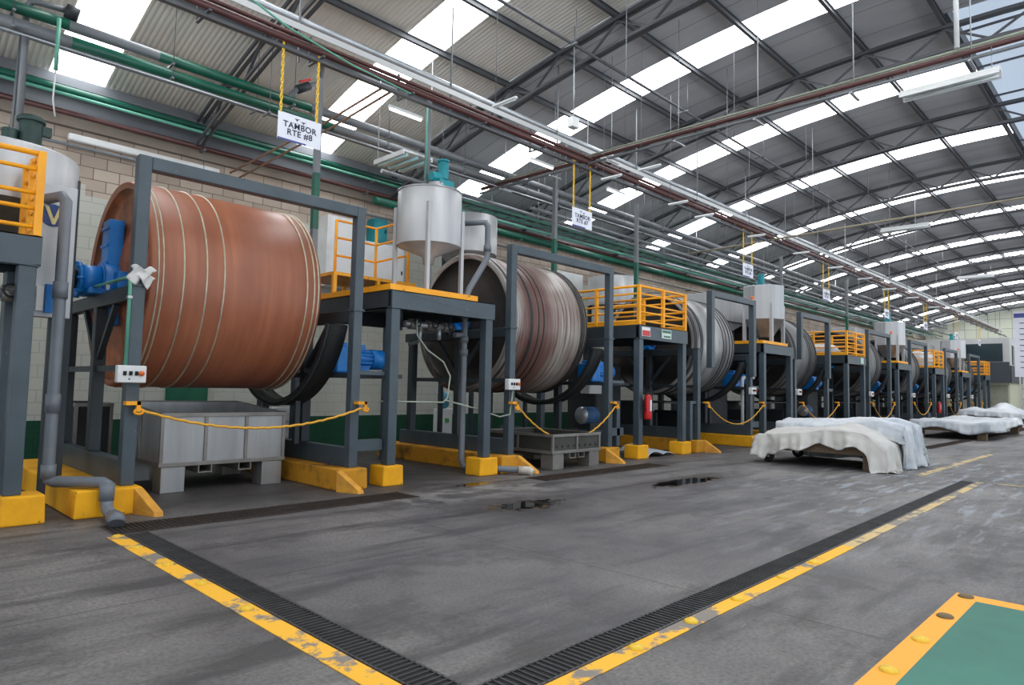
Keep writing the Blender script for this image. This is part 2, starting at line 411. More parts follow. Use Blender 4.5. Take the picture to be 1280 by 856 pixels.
def roof_part(x0, x1, y0, y1, wave):
    mb = MB(); ny = 20 if wave else 28
    nx = max(1, int((x1 - x0) / .0156)) if wave else 1
    vs = []
    for i in range(nx + 1):
        x = x0 + (x1 - x0) * i / nx
        w = .020 * (1 - abs(math.sin(PI * x / .094)) ** .6) if wave else 0
        for j in range(ny + 1):
            y = y0 + (y1 - y0) * j / ny; vs.append((x, y, roofz(y) + w))
    f = [(i*(ny+1)+j, (i+1)*(ny+1)+j, (i+1)*(ny+1)+j+1, i*(ny+1)+j+1) for i in range(nx) for j in range(ny)]
    return vs, f
edges = [X0] + [e for c, h in SKY for e in (c - h, c + h)] + [XE]
mbc, mbs = MB(), MB(); RIDX0, RIDX1, RIDY = 15.1, 30.5, 2.9
for i in range(0, len(edges), 2):
    a, b = edges[i], edges[i + 1]
    for x0, x1 in ((a, min(b, 10.36)), (max(a, 10.36), b)):
        if x1 <= x0: continue
        if x1 <= 10.4: mbc.add(*roof_part(x0, x1, YR, YW + .1, True), 0, True)
        else:
            cuts = sorted({x0, x1} | {c for c in (RIDX0, RIDX1) if x0 < c < x1})
            for p, q in zip(cuts, cuts[1:]):
                inr = RIDX0 - .01 <= p and q <= RIDX1 + .01
                mbs.add(*roof_part(p, q, RIDY if inr else YR, YW + .1, False), 0, True)
struct(mbc.build('ceiling', CORR), 'pale corrugated roof sheets over the nearest bays', 'roof')
struct(mbs.build('ceiling.001', SMOOTH), 'smooth dark grey roof sheets over the far bays', 'roof')
ordn = ['nearest','second','third','fourth','fifth','sixth','seventh','eighth','ninth','tenth','eleventh','twelfth','last']
for k, (c, h) in enumerate(SKY):
    y0 = RIDY if RIDX0 < c < RIDX1 else YR
    mb = MB(); mb.add(*roof_part(c - h, c + h, y0, YW + .1, False), 0, True)
    struct(mb.build('window_%d' % (k + 1), SKYL), 'bright curved skylight strip, %s from the viewer' % ordn[k], 'skylight', 'curved skylight strips')
mb = MB(); mb.add(*roof_part(RIDX0, RIDX1, YR, RIDY, False))
for v in range(len(mb.v)): mb.v[v] = (mb.v[v][0], mb.v[v][1], mb.v[v][2] + .22)
struct(mb.build('window_14', SKYB), 'pale blue translucent roof panel at the ridge', 'skylight')
mb = MB()
for x in range(16, 31, 2): mb.box(x - .02, YR, roofz(0) + .04, x + .02, RIDY, roofz(0) + .08)
mb.box(RIDX0, RIDY, roofz(RIDY) - .02, RIDX1, RIDY + .05, roofz(RIDY) + .24)
struct(mb.build('trim_3', ROOFST), 'thin steel frame under the pale blue ridge panel', 'frame')

# trusses and purlins
PY = [3.0 + 1.48 * k for k in range(-8, 9)]; PY = [y for y in PY if y < 14.6]
for k, y in enumerate(PY):
    z = roofz(y, .02)
    mb = MB().box(X0, y - .035, z - .13, XE, y + .035, z - .115).box(X0, y - .035, z - .02, XE, y + .035, z - .005).box(X0, y - .006, z - .12, XE, y + .006, z - .01)
    if -2.5 < y: struct(mb.build('roof_purlin', ROOFST), 'steel roof purlin running the length of the hall, one of a parallel set', 'beam', 'roof purlins')
for k, x in enumerate(TRUSS):
    r = thing('roof_truss', 'arched steel lattice truss under the roof, %s from the viewer' % ordn[k], 'truss', (x, RC_Y, roofz(RC_Y, .7)), 'roof trusses')
    r['kind'] = 'structure'
    ya, yb, n = YR + .4, YW - .2, 22
    ys = [ya + (yb - ya) * i / n for i in range(n + 1)]
    for nm, d, w in (('top_chord', .17, .05), ('bottom_chord', .66, .045)):
        mb = MB()
        for a, b in zip(ys, ys[1:]):
            for s in (-.06, .06): mb.bar((x + s, a, roofz(a, d)), (x + s, b, roofz(b, d)), .04, w + .02)
        mb.build(nm, ROOFST, r)
    mb = MB()
    for y in PY:
        if ya < y - .74 and y + .74 < yb:
            for s in (-.74, .74): mb.bar((x, y, roofz(y, .2)), (x, y + s, roofz(y + s, .64)), .05, .035)
    mb.build('web_bracing', ROOFST, r)

# ------------------------------------------------------------------ floor drains and markings
GRATE = paint('drain_grating_steel', (92,92,94), (60,58,58), .45, .5, 5., .9)
GRATED = paint('rusty_grating', (84,72,64), (52,44,40), .7, .2, 5., .9)
PIT = paint('drain_pit', (20,20,21), (14,14,14), .7)
def grating(name, x0, y0, x1, y1, label, mat, pitch=.05, rot=0):
    r = thing(name, label, 'drain', ((x0 + x1) / 2, (y0 + y1) / 2, 0), 'floor drain gratings')
    MB().box(x0, y0, .0015, x1, y1, .003).build('drain_channel', PIT, r)
    alongx = (x1 - x0) > (y1 - y0); mb = MB(); e = .016; z0, z1 = .003, .012
    if alongx:
        mb.box(x0, y0, z0, x1, y0 + e, z1).box(x0, y1 - e, z0, x1, y1, z1); n = int((x1 - x0) / pitch)
        for i in range(n): a = x0 + i * pitch; mb.box(a, y0, z0, a + .008, y1, z1)
    else:
        mb.box(x0, y0, z0, x0 + e, y1, z1).box(x1 - e, y0, z0, x1, y1, z1); n = int((y1 - y0) / pitch)
        for i in range(n): a = y0 + i * pitch; mb.box(x0, a, z0, x1, a + .008, z1)
    mb.build('bar_grate', mat, r); r.rotation_euler.z = rot
TILT = .0172
grating('drain_grating', 2.5, 2.575, 15.42, 2.815, 'long steel drain grating along the yellow line at the right of the bay', GRATE, .05, TILT)
grating('drain_grating', 2.27, 2.47, 2.5, 7.8, 'steel drain grating beside the yellow line running to the left frame', GRATE)
grating('drain_grating', 2.2, 7.84, 6.15, 8.36, 'brown rusty drain grating in front of the stainless bin', GRATED, .05)
grating('drain_grating', 8.9, 7.8, 12.9, 8.3, 'dark drain grating in front of the perforated bin', GRATED, .05)
grating('drain_grating', 24.0, 5.3, 62.0, 5.7, 'dark drain strip running away past the far covered racks', GRATED, .09)
def line(x0, y0, x1, y1, mat, label, z=.006, tilt=0):
    mb = MB().box(x0, y0, .001, x1, y1, z); mb.v = [(a, b + tilt * (a - 8.96), c) for a, b, c in mb.v]
    struct(mb.build('floor_marking', mat), label, 'floor line')
line(2.2, 2.445, 7.7, 2.573, LINE, 'yellow floor line along the right drain grating', .006, TILT)
line(7.7, 2.45, 15.45, 2.573, LINEF, 'faded yellow floor line continuing along the right drain grating', .006, TILT)
line(2.11, 2.47, 2.265, 7.78, LINE, 'yellow floor line along the left drain grating')
line(15.62, 3.62, 23.5, 3.78, LINEF, 'faded yellow floor line beside the covered pallet')
line(15.42, -2.0, 15.5, 2.5, LINEF, 'thin faded yellow line across the floor at the drain end')
struct(MB().box(2.4, -2.2, .001, 6.43, 1.14, .006).build('floor_marking', GRNP), 'green painted floor panel at the lower right', 'floor paint')
MBo = MB().box(2.2, 1.14, .001, 6.6, 1.3, .007).box(6.43, -2.2, .001, 6.6, 1.14, .007)
struct(MBo.build('floor_marking', LINEO), 'orange border round the green floor panel', 'floor line')
STUD = paint('yellow_floor_stud', (238,196,50), (200,160,50), .5, 0, 30., .8)
STUDD = paint('worn_floor_stud', (112,96,66), (90,78,58), .6, 0, 30., .8)
def stud(x, y, label, m=STUD, r=.055):
    t = MB().lathe([(r, 0), (r, .01), (r * .75, .02), (1e-4, .024)], (0,0,0), 'z', 20).build('floor_stud', m)
    t.location = (x, y, .006); tag(t, label, 'stud', 'yellow floor studs')
for x, y, w, m in ((4.44, 1.22, 'nearest the viewer', STUD), (5.14, 1.22, 'next beyond the nearest one', STUD)):
    stud(x, y, 'round yellow stud on the orange border of the green panel, ' + w, m)
for x, y, w in ((5.81, 1.22, 'mid-border'), (6.51, 1.22, 'at the corner')): stud(x, y, 'worn brown stud on the orange border of the green panel, ' + w, STUDD)
for i, x in enumerate((3.63, 4.32, 5.05, 5.94, 6.69)): stud(x, 2.51 + TILT * (x - 8.96), 'round yellow stud on the right drain line, %s from the viewer' % ordn[i], STUD, .05)
for i, y in enumerate((4.71, 5.52, 6.27, 7.08, 7.72)): stud(2.19, y, 'chipped yellow stud on the left drain line, %s from the viewer' % ordn[i], STUD, .045)

# ------------------------------------------------------------------ drum frames
ORD = ['nearest', 'second nearest', 'third nearest', 'fourth nearest', 'fifth nearest', 'sixth nearest', 'seventh nearest', 'farthest']
AY, AZ, DR = 10.86, 2.99, 1.485
FR = [(2.58, 5.90), (9.25, 12.62), (16.50, 19.85), (23.10, 26.30), (31.03, 34.25), (37.58, 40.85), (44.86, 47.95), (51.34, 54.6)]
PH = .32; PW = .155
def posts(mb_parent, x, y, z0, z1, name, m=STEEL, w=PW):
    return MB().box(x, y, z0, x + w, y + w, z1).build(name, m, mb_parent, .012)
for i, (xl, xr) in enumerate(FR):
    t = thing('drum_frame', 'slate grey steel gate frame carrying the drum, %s of the row' % ORD[i], 'frame', ((xl + xr) / 2, 9.1, PH), 'drum frames')
    split = 2.78
    B = i in (2, 3)
    for s, x in ((0, xl), (1, xr - PW)):
        posts(t, x, 9.1, PH, split, 'front_post')
        posts(t, x, 10.6, PH + .3, 2.6, 'middle_post', STEEL2)
        posts(t, x, 12.2, PH + .3, 2.6, 'rear_post', STEEL2)
        MB().box(x + .005, 9.26, PH, x + .15, 12.6, PH + .3).build('sill_beam', STEEL, t, .01)
        MB().box(x + .01, 9.26, 2.6, x + .145, 12.5, 2.79).build('top_beam', STEEL2, t, .01)
        MB().bar((x + .07, 10.75, 1.9), (x + .07, 11.4, 2.6), .07, .07).bar((x + .07, 10.6, 1.9), (x + .07, 9.95, 2.6), .07, .07).bar((x + .07, 9.2, 1.75), (x + .07, 12.3, 1.75), .06, .08).build('diagonal_brace', STEEL2, t)
        MB().box(x - .02, 9.08, split - .015, x + PW + .02, 9.28, split + .015).build('flange', STEEL, t)
    if B:
        gx0, gx1, gy, gb = (17.0, 19.78, 8.95, (2.28, 2.1)) if i == 2 else (23.3, 26.1, 8.95, (2.8, 2.2))
        w = .17
    else:
        gx0, gx1, gy, gb, w = xl, xr, 9.1, (split, split), PW
    posts(t, gx0, gy, gb[0], 4.43, 'gate_post', STEEL, w); posts(t, gx1 - w, gy, gb[1], 4.43, 'gate_post', STEEL, w)
    MB().box(gx0 + w, gy, 4.26, gx1 - w, gy + .155, 4.43).build('gate_beam', STEEL, t, .012)
    # cross members low down, and motor shelf tying the frame to its neighbour
    x = xr
    MB().box(x, 9.12, .56, x + .47, 9.25, .74).build('tie_beam', STEEL, t, .008); MB().box(x, 9.12, 1.76, x + .47, 9.25, 1.83).build('tie_beam', STEEL, t, .008)
    MB().box(xr - .16, 9.3, 1.72, xr + .95, 10.6, 1.79).build('motor_shelf', STEEL2, t)

    if i in (1, 2):
        sx0 = xr + .2 if i == 1 else xl - .36
        posts(t, sx0, 9.12, PH, 1.36, 'stub_post', STEEL, .13)
        MB().box(min(sx0, xr) + .06, 9.14, 1.28, max(sx0, xl if i == 2 else xr) + .06, 9.24, 1.36).build('tie_beam', STEEL, t, .006)
    # the drum
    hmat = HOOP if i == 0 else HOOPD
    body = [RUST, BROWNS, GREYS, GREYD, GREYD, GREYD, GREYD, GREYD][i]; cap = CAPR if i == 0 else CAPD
    dx0, dx1 = xl + .28, xl + .28 + 2.46
    dl = ['rust brown ribbed drum turning in the nearest frame', 'brown drum with grey streaks in the second nearest frame', 'pale grey streaked drum with black rings in the third frame',
          'grey drum with dark rings in the fourth frame'] + ['dark drum in the %s frame' % ORD[q] for q in range(4, 8)]
    d = thing('rotating_drum', dl[i], 'drum', ((dx0 + dx1) / 2, AY, AZ), 'rotating drums')
    c = (0, AY, AZ)
    MB().lathe([(DR - .1, dx0 + .02), (DR - .02, dx0), (DR, dx0 + .03), (DR, dx1 - .03), (DR - .02, dx1), (DR - .3, dx1 + .03), (.12, dx1 + .1)], c, 'x', 96).build('shell', body, d)
    MB().lathe([(DR - .1, dx0 + .02), (DR - .12, dx0 + .12), (DR - .5, dx0 + .1), (.5, dx0 + .02), (.24, dx0 - .02), (1e-3, dx0 - .02)], c, 'x', 64).build('end_cap', cap, d)
    hs = (.10, .16, .42, .72, .96, 2.22, 2.34, 2.41) if i == 0 else ((.03, .12, .2, .62, .84, 1.0, 2.28, 2.36, 2.43) if i == 1 else (.05, .14, .4, .5, 1.72, 1.9, 2.1, 2.28, 2.4))
    for h in hs:
        w = .008 if i == 0 else random.choice((.012, .02, .035))
        MB().lathe([(DR - .005, dx0 + h - w - .004), (DR + .014, dx0 + h - w), (DR + .014, dx0 + h + w), (DR - .005, dx0 + h + w + .004)], c, 'x', 96).build('hoop', STAIN if (i == 1 and h in (.03, .2)) else hmat, d)
    MB().cyl(c, .09, xl - .15, dx0, 'x', 20).cyl(c, .09, dx1 + .08, xr + .1, 'x', 20).build('shaft', STAIND, d)
    hb = MB()
    if i == 0:
        hb.box(dx0 - .16, AY - .16, AZ - .62, dx0 + .04, AY + .16, AZ + .9).box(dx0 - .1, AY - .5, AZ - .12, dx0 + .04, AY + .5, AZ + .12).cyl(c, .3, dx0 - .2, dx0, 'x', 28)
        for zz in (-.45, .25, .5, .75): hb.box(dx0 - .18, AY - .18, AZ + zz, dx0 - .15, AY + .18, AZ + zz + .05)
        hb.build('hub_bracket', BLUE, d, .015)
    else:
        hb.cyl(c, .3, dx0 - .12, dx0, 'x', 28).build('hub_bracket', BLUED, d)

    if i >= 2:  # dark filler added to deepen the darkness beneath the far drums
        tr = thing('dark_filler', 'dark trough form added to deepen the darkness under the %s drum' % ORD[i], 'trough', ((xl + xr) / 2, 10.9, 0), 'dark fillers under drums')
        ta, tb = xl + .35, dx1 - .1
        MB().prism([(10.7, .3), (12.0, .3), (12.45, 1.3), (10.35, 1.3), (10.35, 1.26), (12.4, 1.26), (11.97, .34), (10.73, .34)], ta, tb, 0, 'x').box(ta, 10.6, .3, ta + .03, 12.1, 1.0).box(tb - .03, 10.6, .3, tb, 12.1, 1.0).build('filler_body', DARK, tr)
        for x in (ta + .1, tb - .2): MB().box(x, 10.8, 0, x + .1, 11.9, .3).build('support_leg', STEEL2, tr)
    # blue bearing housing on the left stand
    t = thing('bearing_housing', 'blue cylindrical bearing housing on the left stand of the %s frame' % ORD[i], 'bearing', (xl + .07, AY, 2.79), 'bearing housings')
    mb = MB().cyl(c, .22, xl - .2, xl + .08, 'x', 32).cyl(c, .25, xl - .22, xl - .17, 'x', 32).cyl(c, .26, xl + .06, xl + .1, 'x', 32)
    for a in range(8): mb.cyl((0, AY + .235 * math.cos(a * PI / 4), AZ + .235 * math.sin(a * PI / 4)), .025, xl - .25, xl - .16, 'x', 8)
    mb.build('housing', BLUE, t); MB().box(xl - .12, AY - .3, 2.79, xl + .14, AY + .3, 2.86).box(xl - .08, AY - .2, 2.84, xl + .1, AY + .2, 2.95).build('foot', BLUE, t, .008)
    MB().cyl(c, .13, xl - .5, xl - .22, 'x', 20).cyl(c, .18, xl - .42, xl - .34, 'x', 20).build('rotary_coupling', DARK, t)
    # drive motor on the shelf to the right
    t = thing('gear_motor', 'blue gear motor on the shelf right of the %s drum' % ORD[i], 'motor', (xr + .3, 9.85, 1.79), 'blue gear motors')
    mb = MB().box(xr - .12, 9.6, 1.79, xr + .2, 10.05, 2.22).box(xr - .05, 9.68, 2.2, xr + .12, 9.98, 2.3); mb.build('gearbox', BLUE, t, .03)
    mb = MB().cyl((0, 9.82, 2.04), .15, xr + .2, xr + .62, 'x', 24).cyl((0, 9.82, 2.04), .17, xr + .62, xr + .86, 'x', 24)
    for a in range(14): mb.box(xr + .24, 9.82 - .01 + .16 * math.cos(a * PI / 7), 2.03 + .16 * math.sin(a * PI / 7), xr + .6, 9.82 + .01 + .16 * math.cos(a * PI / 7), 2.05 + .16 * math.sin(a * PI / 7))
    mb.box(xr + .22, 9.68, 1.79, xr + .55, 9.96, 1.9); mb.build('motor_body', BLUE, t); MB().box(xr + .3, 9.74, 2.18, xr + .5, 9.9, 2.28).build('terminal_box', BLUE, t, .01)
    # chain guard curving under the drum end
    t = thing('chain_guard', 'black curved chain guard hugging the lower end of the %s drum' % ORD[i], 'guard', (xr - .42, AY, 1.2), 'curved chain guards')
    gx0, gx1 = dx1 + .02, dx1 + .36
    a0, a1 = PI + .27, 2 * PI - .55
    mb = MB().lathe([(1.66, gx0), (1.76, gx0), (1.76, gx1), (1.66, gx1), (1.66, gx0)], c, 'x', 40, 0, True, a0, a1)
    mb.lathe([(1.755, gx0 - .012), (1.775, gx0 - .012), (1.775, gx0 + .012), (1.755, gx0 + .012), (1.755, gx0 - .012)], c, 'x', 40, 1, True, a0, a1)
    mb.build('curved_casing', [BLACK, STEEL2], t)
    for y in (10.3, 11.4): MB().box(gx0 + .1, y - .04, .62, gx0 + .18, y + .04, 1.32).build('support_leg', STEEL2, t)
    # control box on the front post
    bx = xl + .02 if i < 2 else (xl + .05 if i > 3 else (19.7 if i == 2 else 23.25))
    t = thing('control_box', 'white push button box on the %s post of the %s frame' % ('left' if i != 2 else 'right', ORD[i]), 'control box', (bx, 9.1, 1.68), 'push button boxes')
    MB().box(bx - .15, 8.99, 1.57, bx + .17, 9.1, 1.78).build('box_body', WHITE, t, .012)
    for k in range(3): MB().box(bx - .09 + .065 * k, 8.975, 1.66, bx - .055 + .065 * k, 8.99, 1.71).box(bx - .08 + .065 * k, 8.968, 1.67, bx - .065 + .065 * k, 8.978, 1.7).build('switch', RUBBER, t)
    MB().lathe([(.028, 0), (.032, -.012), (.03, -.03), (1e-4, -.036)], (bx + .11, 8.99, 1.685), 'y', 18).build('emergency_button', ORANGE, t)
    MB().cyl((bx - .02, 8.985, 1.615), .01, 0, .006, 'y', 10).build('key_switch', RUBBER, t)
    # rope barrier
    sag = [.98, .56, .70, .71, .62, .7, .6, .6][i]; xa, xb = gx0 * 0 + xl + .1, xr + .02
    if i == 2: xa, xb = 16.9, 20.4
    if i == 3: xa, xb = 23.55, 27.0
    t = thing('rope_barrier', 'yellow rope slung across the opening of the %s frame' % ORD[i], 'barrier', ((xa + xb) / 2, 9.0, sag), 'yellow rope barriers')
    pts = []
    for k in range(49):
        u = k / 48; x = xa + .05 + (xb - xa - .1) * u; zc = 1.24; z = zc - (zc - sag) * (1 - (2 * u - 1) ** 2)
        pts.append((x, 9.0 + .008 * math.sin(k * 2.4), z + .006 * math.cos(k * 2.4)))
    MB().tube(pts, .017, 8).build('rope', YROPE, t)
    for x, sg in ((xa, 1), (xb, -1)):
        mb = MB().box(x - .12, 8.98, 1.3, x + .05, 9.1, 1.345).box(x, 8.98, 1.22, x + .045, 9.03, 1.345)
        mb.tube([(x + .03 + .05 * math.cos(a * PI / 4), 9.0, 1.22 + .03 * math.sin(a * PI / 4)) for a in range(8)], .018, 6, 0, True)
        mb.build('hook_bracket', YEL, t)

    # plinths
    def plinth(x0, x1, y0, y1, label, mat, wedge=None, h=PH):
        o = MB().prism([(x0, 0), (x1, 0), (x1 - .012, h), (x0 + .012, h)], y0, y1)
        p = thing('concrete_plinth', label, 'plinth', ((x0 + x1) / 2, y0, 0), 'yellow concrete plinths')
        o.build('block', mat, p, .02)
        if wedge:
            wx = x1 if wedge > 0 else x0
            a, b = (wx - .06, wx + .07) if wedge > 0 else (wx + .02, wx + .17)
            MB().add([(a - .05, y0, h * .95), (a + .05, y0, h * .95), (a - .05, y0, h * .3), (a + .05, y0, h * .3), (b - .05, y0 - .34, .05), (b + .05, y0 - .34, .05), (b - .05, y0 - .36, 0), (b + .05, y0 - .36, 0), (a - .05, y0, 0), (a + .05, y0, 0)],
                     [(0, 1, 5, 4), (4, 5, 7, 6), (0, 4, 6, 8, 2), (1, 3, 9, 7, 5), (6, 7, 9, 8), (0, 2, 8, 9, 3, 1)]).build('splash_wedge', YELW, p)
        return p
    plinth(xl - .5 if i < 1 else xl - .32, xl + .22, 8.95, 13.0, 'long yellow concrete plinth under the left stand of the %s frame' % ORD[i], YELC if i == 0 else YELD, 1)
    plinth(xr - .42, xr + .1, 8.95, 13.0, 'long yellow concrete plinth with dirty side under the right stand of the %s frame' % ORD[i], YELD if i < 2 else YELC, -1)

    # hanging sign
    sx = 8.9 * [.5163, 1.254, 2.148, 2.871, 3.70, 4.45, 5.25, 6.0][i]; sz = 5.26
    t = thing('hanging_sign', 'white sign reading TAMBOR RTE #%d hung on two yellow chains' % (8 - i), 'sign', (sx, 8.9, sz), 'hanging drum signs')
    MB().box(sx - .335, 8.893, sz - .2, sx + .335, 8.907, sz + .2).build('board', SIGNW, t)
    MB().box(sx - .335, 8.888, sz - .2, sx + .1, 8.8925, sz - .175).build('blue_band', NAVYB, t)
    cu = bpy.data.curves.new('lettering', 'FONT'); cu.body = 'TAMBOR\nRTE #%d' % (8 - i); cu.align_x = 'CENTER'; cu.size = .122; cu.space_line = .86; cu.offset = .0022; cu.space_character = 1.08; cu.extrude = .001
    cu.materials.append(NAVY); lettering(cu, t, (0, -.0095, .0))
    mb = MB()
    for ox, oz, k in ((-.05, .14, 1.), (.05, .12, 1.2)):
        mb.prism([(sx + ox - .04 * k, sz + oz + .015), (sx + ox - .01, sz + oz - .005), (sx + ox, sz + oz - .025), (sx + ox + .012, sz + oz), (sx + ox + .045 * k, sz + oz + .022), (sx + ox, sz + oz + .012)], 8.889, 8.892)
    mb.box(sx - .12, 8.8895, sz + .083, sx + .14, 8.8922, sz + .086); mb.build('bird_logo', NAVY, t)
    for ox in (-.3, .26):
        mb = MB(); z = sz + .2; top = 6.62; k = 0; ll = .075
        while z < top:
            pts = []
            for a in range(10):
                p, q = .016 * math.cos(2 * PI * a / 10), (ll * .55) * math.sin(2 * PI * a / 10)
                pts.append((sx + ox + (p if k % 2 else 0), 8.9 + (0 if k % 2 else p), z + ll * .4 + q))
            mb.tube(pts, .0085, 5, 0, True); z += ll * .8; k += 1
        mb.build('chain', YCHAIN, t)

# green conduit, rag and pipe stubs on the first frame
t = thing('electrical_conduit', 'mint green conduit running along the stand and down to the nearest control box', 'conduit', (2.6, 9.1, 1.8))
MB().tube([(2.55, 12.3, 2.9), (2.55, 9.24, 2.87), (2.55, 9.08, 2.84), (2.55, 9.06, 2.76), (2.55, 9.06, 1.78)], .022, 10).build('conduit_tube', MINT, t)
for y in (11.2, 10.0): MB().box(2.53, y, 2.79, 2.57, y + .03, 2.9).build('clip', GALV, t)
MB().box(2.525, 9.03, 2.6, 2.575, 9.1, 2.63).build('clip', GALV, t)
mb = MB(); n = 10
for a in range(n + 1):
    for b in range(n + 1):
        u, v = a / n, b / n; x = 2.54 + .27 * u + .03 * math.sin(v * 7); z = 3.0 + .03 * math.sin(u * 9) - v * (.2 + .07 * math.sin(u * 11)); y = 9.07 - .03 * math.sin(u * PI) - .02 * math.sin(v * 8 + u * 5)
        mb.v.append((x, y, z))
for a in range(n):
    for b in range(n): mb.f.append([a*(n+1)+b, (a+1)*(n+1)+b, (a+1)*(n+1)+b+1, a*(n+1)+b+1]); mb.m.append(0); mb.s.append(True)
o = mb.build('rag', CLOTH); o.modifiers.new('Solidify', 'SOLIDIFY').thickness = .008
tag(o, 'torn white rag stuffed over the left post of the nearest frame', 'rag')

# ------------------------------------------------------------------ tank platforms
def platform_base(t, x0, x1, y0=9.0, y1=12.4, zt=3.17, ph=PH, bh=.3):
    MB().box(x0, y0, zt - bh, x1, y0 + .03, zt).box(x0, y0, zt - .02, x1, y0 + .12, zt).box(x0, y0, zt - bh, x1, y0 + .12, zt - bh + .02).build('front_beam', STEEL, t, .004)
    for x, s in ((x0, 1), (x1, -1)): MB().box(min(x, x + s * .03), y0 + .12, zt - bh, max(x, x + s * .03), y1, zt).box(min(x, x + s * .1), y0 + .12, zt - bh, max(x, x + s * .1), y1, zt - bh + .02).build('side_beam', STEEL2, t)
    MB().box(x0, y1 - .1, zt - bh, x1, y1, zt).build('rear_beam', STEEL2, t)
    MB().box(x0 + .03, y0 + .05, zt - .03, x1 - .03, y1 - .05, zt + .005).build('deck_plate', STEEL2, t)
    for x in (x0 + .02, x1 - .2):
        for y in (y0 + .02, y1 - .25): posts(t, x, y, ph if y < y0 + 1 else 0, zt - bh, 'column', STEEL, .17)
def small_plinth(x, label, w=.42):
    p = thing('concrete_plinth', label, 'plinth', (x, 8.95, 0), 'yellow concrete plinths')
    MB().prism([(x - w/2, 0), (x + w/2, 0), (x + w/2 - .012, PH), (x - w/2 + .012, PH)], 8.94, 9.34).build('block', YELC, p, .02)
TPS = [(6.38, 8.72), (20.45, 22.75), (35.0, 37.2), (48.6, 50.9)]
ORT = ['nearest', 'second nearest', 'third nearest', 'farthest']
for i, (x0, x1) in enumerate(TPS):
    t = thing('tank_platform', 'grey steel platform with yellow kick plate under a tank, %s of its kind' % ORT[i], 'platform', ((x0 + x1) / 2, 9.0, PH), 'tank platforms')
    platform_base(t, x0, x1)
    MB().box(x0 - .02, 9.03, 3.175, x1 - .42, 9.07, 3.27).box(x0 - .02, 9.07, 3.175, x0 + .02, 12.3, 3.27).box(x0 + .02, 9.07, 3.176, x1 - .42, 9.6, 3.19).build('kick_plate', YEL, t)
    for x, w in ((x0 + .1, 'left'), (x1 - .12, 'right')): small_plinth(x, 'square yellow plinth under the %s leg of the %s tank platform' % (w, ORT[i]), .4 if w == 'left' else .46)

# round tank on the nearest platform
t = thing('mixing_tank', 'round grey tank with conical base on thin legs, on the nearest platform', 'tank', (7.85, 9.95, 3.19))
TC = (7.85, 9.95, 0); TR = .605
MB().lathe([(TR, 4.23), (TR, 5.24), (TR - .02, 5.26)], TC, 'z', 56).build('tank_shell', TANKM, t)
MB().lathe([(TR, 4.235), (.12, 4.04), (.1, 3.9), (1e-3, 3.9)], TC, 'z', 48).build('cone_bottom', TANKM, t)
MB().lathe([(TR + .01, 5.25), (TR + .012, 5.275), (TR - .05, 5.29), (1e-3, 5.31)], TC, 'z', 48).build('lid', STAIN, t)
MB().cyl((7.7, 9.6, 0), .13, 5.29, 5.37, 'z', 24).build('hatch', STAIN, t)
for a in (-PI * .72, -PI * .2, PI * .3, PI * .8):
    x, y = 7.85 + (TR + .02) * math.cos(a), 9.95 + (TR + .02) * math.sin(a)
    MB().box(x - .035, y - .035, 3.19, x + .035, y + .035, 4.95).build('leg', TANKM, t, .006)
ag = MB().cyl((8.15, 9.95, 0), .1, 5.6, 5.95, 'z', 20).cyl((8.15, 9.95, 0), .12, 5.95, 5.99, 'z', 20).box(7.98, 9.83, 5.38, 8.34, 10.07, 5.58).box(8.0, 9.86, 5.29, 8.36, 10.06, 5.4).cyl((7.98, 9.95, 5.62), .09, -.12, .1, 'x', 16)
for a in range(10): ag.box(8.15 + .1 * math.cos(a * PI / 5) - .008, 9.95 + .1 * math.sin(a * PI / 5) - .008, 5.62, 8.15 + .1 * math.cos(a * PI / 5) + .008, 9.95 + .1 * math.sin(a * PI / 5) + .008, 5.92)
ag.build('agitator_motor', TEAL, t, .008)
MB().tube([(7.85, 9.95, 3.92), (7.85, 9.95, 3.45), (7.85, 10.3, 3.38)], .06, 12).build('outlet_pipe', PVC, t)
